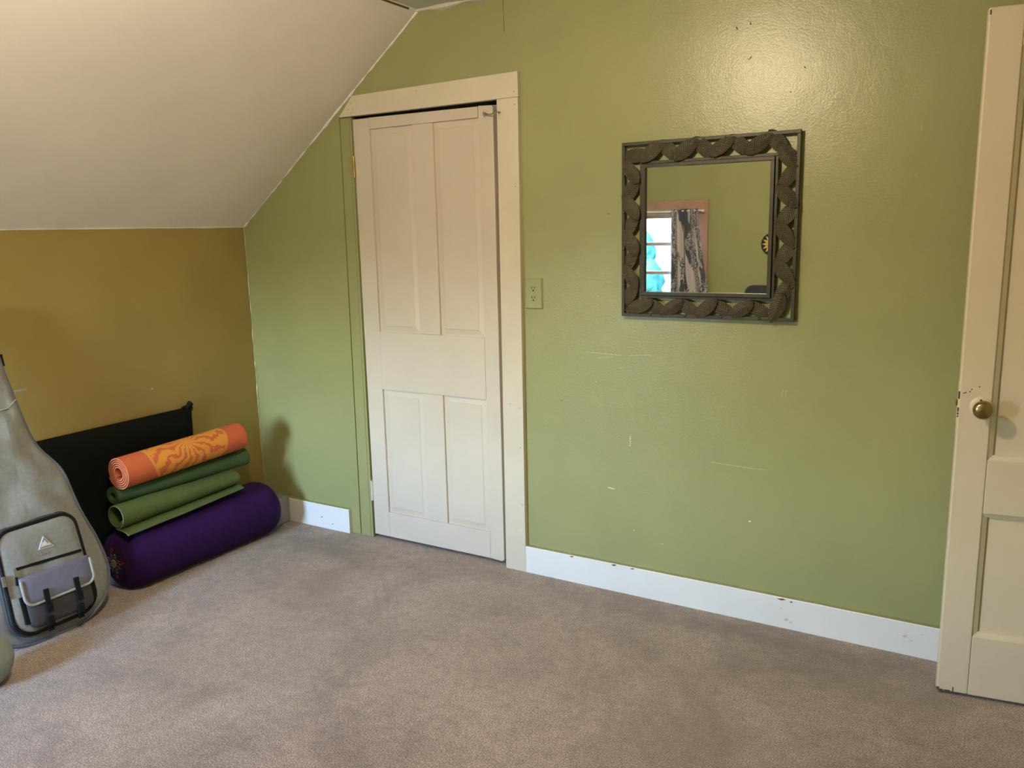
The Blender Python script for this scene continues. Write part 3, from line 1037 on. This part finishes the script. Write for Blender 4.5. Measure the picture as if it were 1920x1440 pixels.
# embroidered emblem on the near end
ey = BY0 - 0.0125
em = empty('embroidery', (0, 0, 0), True)
em.parent = bo
bpy.data.objects.remove(em)
def petal(name, a, r0, r1, w, mat, y):
    ca, sa = math.cos(a), math.sin(a)
    pts = [(r0, 0), (r0 + (r1 - r0) * 0.4, w), (r1, 0), (r0 + (r1 - r0) * 0.4, -w)]
    poly = [(BX + p * ca - q * sa, 0.1275 + p * sa + q * ca) for p, q in pts]
    return MB().prism_y(poly, y - 0.003, y + 0.006).build(name, mat, bo)
for k in range(8):
    a = PI / 8 * 2 * k + 0.4
    petal('embroidered_petal', a, 0.018, 0.046, 0.010, 'bluethread', ey + 0.001)
for k in range(4):
    petal('embroidered_tip', PI / 2 * k + 1.75, 0.046, 0.068, 0.011, 'red', ey + 0.003)
for k in range(9):
    a = 2 * PI * k / 8 + 0.2
    r = 0.0 if k == 8 else 0.013
    MB().lathe([(0.0065, -0.002), (0.006, 0.002), (0.003, 0.004)], (BX + r * math.cos(a), ey - 0.001, 0.1275 + r * math.sin(a)), (0, -1, 0), 8).build('embroidered_dot', 'goldthread', bo, smooth=True)
for k in range(5):
    a = 2 * PI * k / 5 + 0.1
    MB().lathe([(0.0036, -0.004), (0.0032, 0.002)], (BX + 0.040 * math.cos(a), ey + 0.001, 0.1275 + 0.040 * math.sin(a)), (0, -1, 0), 8).build('embroidered_dot', 'trimcream', bo)

# ---- rolled mats: a spiral band extruded along its length
def spiral_section(r0, r1, turns, thick, start, flap=None, nseg=26):
    """centre line as list of (x, z); start = angle of the outer end; winds inward"""
    n = int(turns * nseg)
    pts = []
    for i in range(n + 1):
        t = i / n
        a = start + turns * 2 * PI * t
        r = r1 + (r0 - r1) * t
        pts.append(Vector((r * math.cos(a), r * math.sin(a))))
    if flap:
        pts = [Vector(p) for p in flap] + pts
    return pts

def roll(name, label, cat, end0, end1, sec, thick, mats, group=None, squash=lambda t: (1.0, 1.0), n_len=18, part='sheet', wave=0.0):
    E0, E1 = Vector(end0), Vector(end1)
    ax = (E1 - E0)
    Ln = ax.length
    ax = ax / Ln
    X = Vector((1, 0, 0))
    X = (X - ax * X.dot(ax)).normalized()
    Z = X.cross(ax)
    k = len(sec)
    inner, outer, arcl = [], [], [0.0]
    for i in range(k):
        tdir = (sec[min(i + 1, k - 1)] - sec[max(i - 1, 0)]).normalized()
        nn = Vector((tdir.y, -tdir.x))
        outer.append(sec[i] + nn * thick / 2)
        inner.append(sec[i] - nn * thick / 2)
        if i:
            arcl.append(arcl[-1] + (sec[i] - sec[i - 1]).length)
    loop = outer + inner[::-1]
    u_arc = arcl + arcl[::-1]
    m = len(loop)
    o_loc = ((E0 + E1) / 2)
    mb = MB()
    v, f, mi, uvs = [], [], [], []
    for s_ in range(n_len + 1):
        t = s_ / n_len
        sx, sz = squash(t)
        for q, p in enumerate(loop):
            w = wave * noise.noise((p.x * 9, t * 5, p.y * 9))
            v.append(E0 + ax * (Ln * t) + X * (p.x * sx) + Z * (p.y * sz + w))
            uvs.append((Ln * t, u_arc[q] if q < k else u_arc[q] + 5.0))
    faces, fm = [], []
    for s_ in range(n_len):
        for q in range(m):
            q2 = (q + 1) % m
            faces.append((s_ * m + q, s_ * m + q2, (s_ + 1) * m + q2, (s_ + 1) * m + q))
            fm.append(1 if q in (k - 1, m - 1) else 0)
    for s_ in (0, n_len):
        for i in range(k - 1):
            faces.append((s_ * m + i, s_ * m + i + 1, s_ * m + m - 2 - i, s_ * m + m - 1 - i))
            fm.append(1)
    me = bpy.data.meshes.new(name)
    me.from_pydata([tuple(Vector(p) - o_loc) for p in v], [], faces)
    for mt in mats:
        me.materials.append(MAT[mt])
    me.polygons.foreach_set('material_index', fm)
    uvl = me.uv_layers.new(name='UVMap')
    for lp in me.loops:
        uvl.data[lp.index].uv = uvs[lp.vertex_index]
    bm = bmesh.new()
    bm.from_mesh(me)
    bmesh.ops.recalc_face_normals(bm, faces=bm.faces)
    bm.to_mesh(me)
    bm.free()
    me.polygons.foreach_set('use_smooth', [True] * len(me.polygons))
    me.set_sharp_from_angle(angle=math.radians(50))
    o = bpy.data.objects.new(name, me)
    COL.objects.link(o)
    o.location = o_loc
    return tag(o, label, cat, group)

# olive mat, loosely rolled, its loose end spread on the bolster
sec = spiral_section(0.041, 0.051, 1.22, 0.005, -PI * 0.55 + 0.0, flap=[(0.072, -0.070), (0.060, -0.063), (0.044, -0.058), (0.020, -0.055)])
roll('yoga_mat', 'olive green yoga mat, loosely rolled with a flap spread on the purple bolster', 'yoga mat',
     (-3.062, -0.990, 0.333), (-3.075, -0.375, 0.334), sec, 0.0045, ['mat_green', 'mat_edge'], 'rolled yoga mats',
     squash=lambda t: (1.0 - 0.02 * t, 1.0 - 0.34 * t ** 1.2), wave=0.004)
# dark green mat, tight roll
sec = spiral_section(0.018, 0.041, 3.6, 0.005, -PI * 0.3)
roll('yoga_mat', 'dark green yoga mat, tightly rolled, directly under the orange mat', 'yoga mat',
     (-3.136, -0.945, 0.398), (-3.122, -0.262, 0.402), sec, 0.0048, ['mat_green_dark', 'mat_green_dark'], 'rolled yoga mats',
     squash=lambda t: (1.05 + 0.05 * t, 0.93 + 0.10 * t))
# orange printed mat
sec = spiral_section(0.022, 0.066, 5.1, 0.005, PI * 1.12)
roll('yoga_mat', 'orange rolled yoga mat with yellow floral medallion, topmost of the stack', 'yoga mat',
     (-3.088, -0.940, 0.501), (-3.094, -0.312, 0.517), sec, 0.0046, ['orange', 'orange_edge'], 'rolled yoga mats',
     squash=lambda t: (1.06 - 0.05 * t, 1.04 - 0.04 * t))

# ---- grey foam block in the corner
bl = MB().box(-3.262, -3.085, -0.128, -0.024, 0.0, 0.140).build('yoga_block', 'block', bevel=0.008, bseg=3)
tag(bl, 'small grey foam yoga block in the wall corner behind the bolster', 'yoga block')

# ---- guitar bag leaning on the knee wall
gb = empty('guitar_bag', (-2.955, -1.45, 0), False)
tag(gb, 'grey padded guitar bag with front pocket leaning against the gold wall', 'guitar bag')
LN = math.radians(13)
Ug, Vg, Ng = Vector((0, 1, 0)), Vector((-math.sin(LN), 0, math.cos(LN))), Vector((math.cos(LN), 0, math.sin(LN)))
Mg = Matrix((Ug, Vg, Ng)).transposed().to_4x4()
Mg.translation = Vector((-2.955, -1.45, 0.022))
gb.matrix_world = Mg
AX = 0.11
hw = [(-0.018, 0.0), (-0.018, 0.05), (-0.012, 0.10), (0.004, 0.152), (0.035, 0.196), (0.07, 0.225), (0.11, 0.243), (0.16, 0.250), (0.22, 0.245), (0.29, 0.231), (0.35, 0.213),
      (0.40, 0.199), (0.45, 0.190), (0.50, 0.182), (0.545, 0.175), (0.585, 0.162), (0.62, 0.140), (0.66, 0.112), (0.70, 0.094), (0.74, 0.084), (0.80, 0.074),
      (0.88, 0.064), (0.96, 0.054), (1.03, 0.047), (1.10, 0.050), (1.16, 0.050), (1.20, 0.040), (1.215, 0.02), (1.218, 0.0)]
right = [(AX + w, v_) for v_, w in hw]
left = [(AX - w, v_) for v_, w in hw[-2:0:-1]]
outl = right + left
def resample(pts, n):
    P = [Vector(p) for p in pts]
    k = len(P)
    seg = []
    for i in range(k):
        p0, p1, p2, p3 = P[i - 1], P[i], P[(i + 1) % k], P[(i + 2) % k]
        for j in range(6):
            t = j / 6
            seg.append(0.5 * ((2 * p1) + (p2 - p0) * t + (2 * p0 - 5 * p1 + 4 * p2 - p3) * t * t + (3 * p1 - p0 - 3 * p2 + p3) * t ** 3))
    L = [0.0]
    for i in range(len(seg)):
        L.append(L[-1] + (seg[(i + 1) % len(seg)] - seg[i]).length)
    out = []
    j = 0
    for i in range(n):
        d = L[-1] * i / n
        while L[j + 1] < d:
            j += 1
        t = (d - L[j]) / max(1e-9, L[j + 1] - L[j])
        out.append(tuple(seg[j].lerp(seg[(j + 1) % len(seg)], t)))
    return out
outl = resample(outl, 150)
def thick(v_):
    if v_ < 0.58:
        return 0.105
    t = min(1, (v_ - 0.58) / 0.5)
    return 0.105 - 0.062 * t
def body_pt(u, v_, s_, w):
    c = Vector((AX, max(0.2, min(1.13, v_))))
    p = c + (Vector((u, v_)) - c) * s_
    return (p.x, p.y, w)
rings = []
for s_, fw in ((0.0, 0.020), (0.15, 0.020), (0.3, 0.019), (0.42, 0.018), (0.55, 0.017), (0.65, 0.015), (0.75, 0.013), (0.83, 0.009), (0.9, 0.006), (0.97, 0.001), (1.0, -0.006)):
    rg = []
    for u, v_ in outl:
        x, y, w = body_pt(u, v_, s_, fw)
        if s_ < 0.99:
            w += (0.012 * noise.noise((x * 8, y * 6 + 3, 0.4)) + 0.009 * noise.noise((x * 16 + y * 10, y * 9 - x * 6, 2.0)) + 0.003 * noise.noise((x * 40, y * 34, 1.0))) * min(1, (1 - s_) * 6)
        rg.append((x, y, w))
    rings.append(rg)
for s_, k in ((1.004, 0.3), (1.004, 0.7), (0.985, 0.94), (0.93, 1.0), (0.5, 1.0), (0.0, 1.0)):
    rings.append([body_pt(u, v_, s_, -thick(v_) * k) for u, v_ in outl])
mb = MB()
m = len(outl)
v = [p for r in rings for p in r]
f = []
for i in range(len(rings) - 1):
    for j in range(m):
        j2 = (j + 1) % m
        f.append((i * m + j, i * m + j2, (i + 1) * m + j2, (i + 1) * m + j))
mb.add(v, f)
mb.build('bag_body', 'bag', gb, smooth=True, angle=70)
MB().tube([body_pt(u, v_, 1.006, -0.004) for u, v_ in outl], 0.0060, 8, closed=True).build('piping', 'piping', gb, smooth=True)
MB().tube([body_pt(u, v_, 1.010, -0.017) for u, v_ in outl], 0.0072, 6, closed=True).build('zipper', 'black', gb, smooth=True)
MB().tube([body_pt(u, v_, 1.004, -thick(v_) + 0.004) for u, v_ in outl], 0.0055, 6, closed=True).build('back_piping', 'black', gb, smooth=True)
MB().tube([(AX + 0.066, 0.870, 0.008), (AX + 0.05, 0.862, 0.017), (AX + 0.02, 0.842, 0.0245), (AX - 0.02, 0.838, 0.0245), (AX - 0.05, 0.852, 0.017), (AX - 0.066, 0.862, 0.008)], 0.0026, 6).build('seam_strip', 'trimcream', gb, smooth=True)
zp = MB().box(AX + 0.050, AX + 0.066, 1.0, 1.045, -0.02, -0.008).build('zip_pull', 'black', gb, bevel=0.002)

def rrect(u0, u1, v0, v1, rb, rt, n=7, flare=0.0):
    pts = []
    for (cx, cy, r, a0) in ((u1 - rb, v0 + rb, rb, -PI / 2), (u1 - rt - flare, v1 - rt, rt, 0), (u0 + rt + flare, v1 - rt, rt, PI / 2), (u0 + rb, v0 + rb, rb, PI)):
        for i in range(n + 1):
            a = a0 + PI / 2 * i / n
            pts.append((cx + r * math.cos(a), cy + r * math.sin(a)))
    return pts
def puffy(outline, c, levels, name, mat, parent, wr=0.0):
    mb = MB()
    m = len(outline)
    v = []
    for s_, w in levels:
        for u, q in outline:
            x, y = c[0] + (u - c[0]) * s_, c[1] + (q - c[1]) * s_
            ww = w + (wr * noise.noise((x * 16, y * 12, 5)) if s_ < 0.95 else 0)
            v.append((x, y, ww))
    f = []
    for i in range(len(levels) - 1):
        for j in range(m):
            j2 = (j + 1) % m
            f.append((i * m + j, i * m + j2, (i + 1) * m + j2, (i + 1) * m + j))
    f.append(tuple((len(levels) - 1) * m + j for j in range(m)))
    mb.add(v, f)
    return mb.build(name, mat, parent, smooth=True, angle=55)
PK = rrect(-0.045, 0.263, 0.028, 0.412, 0.07, 0.055, 8, 0.008)
PC = (0.109, 0.22)
pk = puffy(PK, PC, [(1.0, 0.0), (1.01, 0.015), (1.01, 0.034), (0.985, 0.042), (0.93, 0.047), (0.8, 0.050), (0.65, 0.051), (0.5, 0.052), (0.35, 0.052), (0.2, 0.052), (0.02, 0.052)], 'front_pocket', 'bag', gb, 0.0055)
MB().tube([(PC[0] + (u - PC[0]) * 1.002, PC[1] + (q - PC[1]) * 1.002, 0.041) for u, q in PK], 0.0068, 8, closed=True).build('pocket_zipper', 'black', pk, smooth=True)
MB().tube([(PC[0] + (u - PC[0]) * 1.02, PC[1] + (q - PC[1]) * 1.02, 0.016) for u, q in PK], 0.010, 8, closed=True).build('gusset', 'bag_dark', pk, smooth=True)
WF = 0.0535
def bag_strip(a, b, w, w0, w1, name, mat, parent, bev=0.001):
    A, B = Vector(a), Vector(b)
    d = (B - A).normalized()
    nn = Vector((-d.y, d.x)) * w
    return MB().prism_z([tuple(A - nn), tuple(B - nn), tuple(B + nn), tuple(A + nn)], w0, w1).build(name, mat, parent, bevel=bev)
bag_strip((0.000, 0.272), (0.244, 0.259), 0.0052, WF - 0.005, WF + 0.002, 'pocket_zip', 'black', pk)
bag_strip((-0.004, 0.276), (-0.002, 0.245), 0.0042, WF - 0.004, WF + 0.006, 'zip_pull', 'chrome', pk)
bag_strip((-0.004, 0.245), (-0.008, 0.215), 0.003, WF - 0.004, WF + 0.004, 'zip_cord', 'black', pk)
bag_strip((-0.047, 0.262), (-0.047, 0.225), 0.0048, 0.046, 0.058, 'zip_pull', 'chrome', pk)
bag_strip((-0.047, 0.225), (-0.043, 0.178), 0.003, 0.046, 0.054, 'zip_cord', 'black', pk)
# lower pouch and its flap
LP = rrect(0.000, 0.244, 0.045, 0.205, 0.03, 0.01, 5)
puffy(LP, (0.122, 0.125), [(1.0, 0.040), (1.0, 0.058), (0.96, 0.064), (0.8, 0.067), (0.02, 0.068)], 'pouch', 'bag_dark', pk, 0.003)
for uu in (-0.004, 0.248):
    bag_strip((uu, 0.07), (uu, 0.17), 0.009, 0.044, 0.060, 'pouch_side', 'black', pk)
FL = rrect(-0.004, 0.256, 0.131, 0.236, 0.032, 0.004, 6)
fp = puffy(FL, (0.126, 0.185), [(1.0, 0.060), (1.0, 0.070), (0.97, 0.073), (0.7, 0.0745), (0.02, 0.075)], 'pouch_flap', 'bag_blue', pk, 0.003)
lip = [p for p in FL if p[1] < 0.222]
lip = sorted([p for p in lip], key=lambda p: math.atan2(p[1] - 0.24, p[0] - 0.126))
MB().tube([(-0.004, 0.226, 0.0725)] + [(x, y, 0.0725) for x, y in lip] + [(0.256, 0.226, 0.0725)], 0.0050, 8).build('flap_binding', 'trimcream', pk, smooth=True)
for su in (0.071, 0.186):
    st = bag_strip((su, 0.172), (su - 0.004, 0.088), 0.0095, 0.0715, 0.0805, 'strap', 'black', pk)
    bag_strip((su - 0.003, 0.118), (su - 0.005, 0.086), 0.0115, 0.0735, 0.0855, 'strap_slider', 'black', st)
    bk = bag_strip((su - 0.006, 0.072), (su - 0.008, 0.038), 0.0125, 0.0600, 0.0790, 'buckle', 'black', pk, 0.003)
    for d in (-0.008, 0.0, 0.008):
        bag_strip((su - 0.008 + d, 0.040), (su - 0.009 + d, 0.018), 0.0022, 0.060, 0.068, 'buckle_prong', 'black', bk)
# triangular emblem
def tri(pts, w0, w1, name, mat, parent):
    return MB().prism_z(pts, w0, w1).build(name, mat, parent)
tA, tB, tC = Vector((0.093, 0.312)), Vector((0.151, 0.309)), Vector((0.120, 0.355))
cc = (tA + tB + tC) / 3
def sc(k):
    return [tuple(cc + (p - cc) * k) for p in (tA, tB, tC)]
WE = 0.0535
lg = tri(sc(1.0), WE - 0.006, WE + 0.0012, 'emblem', 'logo', pk)
lg['label'] = 'white triangular mountain emblem'
tri(sc(0.83), WE, WE + 0.0018, 'emblem_field', 'bag', lg)
tri([(0.1035, 0.3185), (0.1405, 0.3165), (0.134, 0.3275), (0.1285, 0.325), (0.1215, 0.341), (0.116, 0.334), (0.1125, 0.3345)], WE, WE + 0.0024, 'emblem_mountain', 'logo', lg)
tri([(0.1175, 0.3435), (0.1235, 0.3425), (0.121, 0.347)], WE, WE + 0.0024, 'emblem_peak', 'logogrey', lg)
for i in range(6):
    u = 0.108 + i * 0.0046
    bag_strip((u, 0.3185 - i * 0.0002), (u + 0.003, 0.3205 - i * 0.0002), 0.0007, WE, WE + 0.0027, 'emblem_lettering', 'logogrey', lg, 0)
for i in range(7):
    u = 0.097 + i * 0.0074
    vv = 0.2925 - i * 0.0008
    bag_strip((u, vv - 0.003), (u + 0.0035, vv + 0.0035), 0.0013, WE - 0.006, WE + 0.0008, 'red_lettering', 'redprint', pk, 0)

# ---- grey-green ball at the left edge
bc = Vector((-2.812, -1.672, 0.0))
mb = MB()
bl_prof = []
for i in range(25):
    a = -PI / 2 + PI * i / 24
    bl_prof.append((max(0.0006, 0.095 * math.cos(a)), 0.093 + 0.093 * math.sin(a)))
mb.lathe(bl_prof, bc, (0, 0, 1), 40)
ball = empty('exercise_ball', tuple(bc))
tag(ball, 'grey green rubber ball on the carpet in front of the guitar bag', 'ball')
mb.build('ball_shell', 'ball', ball, smooth=True, angle=80)
MB().lathe([(0.010, -0.003), (0.009, 0.001)], bc + Vector((0.0, -0.06, 0.165)), (0, -0.6, 0.8), 14).build('plug', 'block', ball, smooth=True)
MB().tube([(bc.x + 0.0955 * math.cos(t), bc.y + 0.0955 * math.sin(t), 0.093) for t in [2 * PI * i / 48 for i in range(48)]], 0.0012, 5, closed=True).build('mould_seam', 'ball', ball, smooth=True)

# ================================================================== behind the camera: window, curtain, plaque, chair
wd = empty('window_1', ((WX0 + WX1) / 2, YB, WZ0))
tag(wd, 'wood framed sash window reflected at the left of the mirror', 'window', kind='structure')
yF = YB + 0.022
MB().box(WX0 - 0.095, WX1 + 0.092, YB, yF, WZ1 + 0.0005, 1.656).build('head_casing', 'wood', wd, bevel=0.002)
MB().box(WX1 + 0.002, WX1 + 0.090, YB, yF - 0.002, WZ0 - 0.02, WZ1).build('side_casing', 'wood', wd, bevel=0.002)
MB().box(WX0 - 0.090, WX0 - 0.002, YB, yF - 0.002, WZ0 - 0.02, WZ1).build('side_casing', 'wood', wd, bevel=0.002)
MB().box(WX0 - 0.11, WX1 + 0.11, YB, YB + 0.06, WZ0 - 0.045, WZ0 - 0.0205).build('window_sill', 'wood', wd, bevel=0.003)
for z0, z1, nm in ((1.515, WZ1, 'sash_rail'), (1.292, 1.320, 'sash_rail'), (1.052, 1.080, 'meeting_rail'), (0.815, 0.840, 'sash_rail'), (WZ0, WZ0 + 0.05, 'sash_rail')):
    MB().box(WX0 + 0.038, WX1 - 0.038, YB - 0.075, YB - 0.045, z0, z1).build(nm, 'wood', wd, bevel=0.002)
for x0 in (WX0, WX1 - 0.038):
    MB().box(x0, x0 + 0.038, YB - 0.075, YB - 0.045, WZ0, WZ1).build('sash_stile', 'wood', wd, bevel=0.002)
zs = [WZ0 + 0.05, 0.815, 0.840, 1.052, 1.080, 1.292, 1.320, 1.515]
for k in range(4):
    MB().box(WX0 + 0.038, WX1 - 0.038, YB - 0.063, YB - 0.059, zs[2 * k], zs[2 * k + 1]).build('pane', 'glass', wd)

cr = empty('curtain_rod', (-2.55, YB + 0.055, 1.572))
tag(cr, 'slim white curtain rod across the window head', 'curtain rod')
MB().tube([(-3.02, YB + 0.055, 1.572), (-2.135, YB + 0.055, 1.572)], 0.006, 10).build('rod', 'rod', cr, smooth=True)
for x in (-3.0, -2.15):
    MB().box(x - 0.008, x + 0.008, YB + 0.02, YB + 0.056, 1.558, 1.566).build('bracket', 'rod', cr)

# curtain: folded cloth
mb = MB()
NU, NV = 80, 40
v, uvs = [], []
for j in range(NV + 1):
    tz = j / NV
    z = 1.588 - tz * (1.588 - 0.42)
    xr = -2.180 + 0.10 * min(1, tz / 0.6) ** 1.5
    xl_ = -2.412
    for i in range(NU + 1):
        t = i / NU
        x = xl_ + (xr - xl_) * t + 0.006 * math.sin(t * 19 + tz * 2)
        y = YB + 0.066 + 0.020 * math.sin(t * 2 * PI * 4.3 + 0.6 * tz) * (0.7 + 0.3 * tz) + 0.004 * noise.noise((x * 9, z * 4, 1))
        v.append((x, y, z))
        uvs.append((t * 0.62, z))
k0 = len(v)
v += [(x, y - 0.002, z) for x, y, z in v]
f = []
for j in range(NV):
    for i in range(NU):
        a = j * (NU + 1) + i
        f.append((a, a + 1, a + NU + 2, a + NU + 1))
        f.append((a + k0, a + NU + 1 + k0, a + NU + 2 + k0, a + 1 + k0))
for j in range(NV):
    for i in (0, NU):
        a = j * (NU + 1) + i
        f.append((a, a + NU + 1, a + NU + 1 + k0, a + k0))
for i in range(NU):
    for j in (0, NV):
        a = j * (NU + 1) + i
        f.append((a, a + 1, a + 1 + k0, a + k0))
mb.add(v, f)
cu = mb.build('curtain', 'curtain', smooth=True, angle=70)
uvl = cu.data.uv_layers.new(name='UVMap')
for lp in cu.data.loops:
    uvl.data[lp.index].uv = uvs[lp.vertex_index % k0]
tag(cu, 'dark slate damask curtain hanging at the window seen in the mirror', 'curtain')

# sun plaque
sp = empty('sun_plaque', (-1.600, YB, 1.297))
tag(sp, 'round black and yellow sun face plaque seen in the mirror', 'wall plaque')
c0 = Vector((-1.600, YB, 1.297))
MB().lathe([(0.088, 0.0), (0.088, 0.008), (0.085, 0.012), (0.05, 0.013)], c0, (0, 1, 0), 40).build('disc', 'plaque_black', sp, smooth=True, angle=40)
for k in range(14):
    a = 2 * PI * k / 14
    da = 0.17
    poly = [(c0.x + 0.044 * math.cos(a - da * 1.35), c0.z + 0.044 * math.sin(a - da * 1.35)), (c0.x + 0.080 * math.cos(a), c0.z + 0.080 * math.sin(a)), (c0.x + 0.044 * math.cos(a + da * 1.35), c0.z + 0.044 * math.sin(a + da * 1.35))]
    MB().prism_y(poly, YB + 0.010, YB + 0.016).build('ray', 'plaque_yellow', sp)
fc = MB().lathe([(0.047, 0.010), (0.046, 0.018), (0.036, 0.025), (0.018, 0.029), (0.001, 0.030)], c0, (0, 1, 0), 32).build('face', 'plaque_orange', sp, smooth=True, angle=60)
for dx in (-0.016, 0.016):
    MB().lathe([(0.006, 0.022), (0.005, 0.0285), (0.001, 0.030)], c0 + Vector((dx, 0, 0.010)), (0, 1, 0), 12).build('eye', 'plaque_yellow', fc, smooth=True)
MB().tube([c0 + Vector((0, 0.029, 0.012)), c0 + Vector((0, 0.034, -0.004)), c0 + Vector((0, 0.030, -0.008))], 0.004, 8).build('nose', 'plaque_orange', fc, smooth=True)
MB().tube([c0 + Vector((0.018 * math.cos(t), 0.0255, -0.012 + 0.012 * math.sin(t))) for t in [PI + PI * i / 8 for i in range(9)]], 0.0025, 6).build('mouth', 'plaque_yellow', fc, smooth=True)

# desk chair, only its backrest top shows in the mirror
ch = empty('desk_chair', (-1.545, -3.28, 0), True)
tag(ch, 'dark slate desk chair whose rounded backrest shows low in the mirror', 'chair')
cx, cy = -1.545, -3.45
BKo = rrect(-0.165, 0.165, 0.56, 1.000, 0.07, 0.06, 8)
mb = MB()
lv = [(0.93, -0.030), (1.0, -0.016), (1.0, 0.016), (0.94, 0.030), (0.6, 0.036), (0.02, 0.037)]
v, f = [], []
mm = len(BKo)
for s_, w in lv:
    v += [(cx + u * s_, cy + w, 0.78 + (q - 0.78) * s_) for u, q in BKo]
for i in range(len(lv) - 1):
    for j in range(mm):
        f.append((i * mm + j, i * mm + (j + 1) % mm, (i + 1) * mm + (j + 1) % mm, (i + 1) * mm + j))
f.append(tuple(range(mm)))
f.append(tuple((len(lv) - 1) * mm + j for j in range(mm)))
mb.add(v, f)
mb.build('backrest', 'chair', ch, smooth=True, angle=55)
MB().prism_z(rrect(cx - 0.22, cx + 0.22, cy + 0.02, cy + 0.43, 0.06, 0.06), 0.43, 0.50).build('seat', 'chair', ch, bevel=0.02, bseg=4)
MB().tube([(cx, cy - 0.035, 0.72), (cx, cy - 0.045, 0.5), (cx, cy + 0.02, 0.415), (cx, cy + 0.2, 0.41)], 0.016, 8).build('back_bar', 'chairmetal', ch, smooth=True)
MB().tube([(cx, cy + 0.2, 0.43), (cx, cy + 0.2, 0.07)], 0.026, 12).build('gas_column', 'chairmetal', ch, smooth=True)
for k in range(5):
    a = 2 * PI * k / 5 + 0.3
    p0, p1 = Vector((cx, cy + 0.2, 0.10)), Vector((cx + 0.27 * math.cos(a), cy + 0.2 + 0.27 * math.sin(a), 0.065))
    MB().tube([p0, p1], [0.022, 0.014], 8).build('leg', 'chairmetal', ch, smooth=True)
    MB().lathe([(0.025, -0.012), (0.025, 0.012)], p1 + Vector((0, 0, -0.04)), (-math.sin(a), math.cos(a), 0), 16).build('caster', 'chairmetal', ch, smooth=True)

# outdoors through the window
S('ground', MB().box(-300, 300, -500, -6.0, -3.3, -3.0), 'grass', 'lawn outside the window', 'ground')
def tree(x, y, top, w, label):
    t = empty('tree', (x, y, -3.0))
    tag(t, label, 'tree', 'trees outside the window')
    MB().tube([(x, y, -3.0), (x + 0.05, y, -1.8), (x, y, -0.6)], [0.14, 0.11, 0.06], 8).build('trunk', 'bark', t, smooth=True)
    bm = bmesh.new()
    rs = random.Random(int(x * 10) + 77)
    for k in range(16):
        q = rs.random()
        z = -2.0 + (top + 2.0 - 0.45) * q
        rr = w * (0.75 - 0.4 * q)
        a = rs.uniform(0, 2 * PI)
        c = Vector((x + rr * math.cos(a) * rs.random(), y + rr * math.sin(a) * rs.random(), z))
        mat = Matrix.Translation(c) @ Matrix.Scale(rs.uniform(0.45, 0.75) * w * 0.7, 4)
        bmesh.ops.create_icosphere(bm, subdivisions=3, radius=1.0, matrix=mat)
    for vv in bm.verts:
        vv.co += noise.noise_vector(vv.co * 3.1) * 0.16 + noise.noise_vector(vv.co * 9.0) * 0.07
    me = bpy.data.meshes.new('crown')
    bm.to_mesh(me)
    bm.free()
    for vv in me.vertices:
        vv.co -= Vector((x, y, -3.0))
    me.materials.append(MAT['tree'])
    me.polygons.foreach_set('use_smooth', [True] * len(me.polygons))
    o = bpy.data.objects.new('crown', me)
    COL.objects.link(o)
    o.parent = t
for i, (x, y, top, w) in enumerate(((-5.5, -24, 1.3, 1.5), (-8.6, -26, 1.6, 1.5), (-11.5, -24.5, 1.35, 1.6), (-14.9, -26.5, 1.9, 1.6), (-18.2, -25, 1.4, 1.5))):
    tree(x, y, top, w, ('blue green tree outside the window, farthest right of its row', 'blue green tree outside the window, second from the right', 'low blue green tree outside in the middle of the row',
                        'tallest blue green tree outside the window', 'blue green tree outside the window, farthest left of its row')[i])

for ob in bpy.data.objects:
    if '_world' in ob:
        del ob['_world']
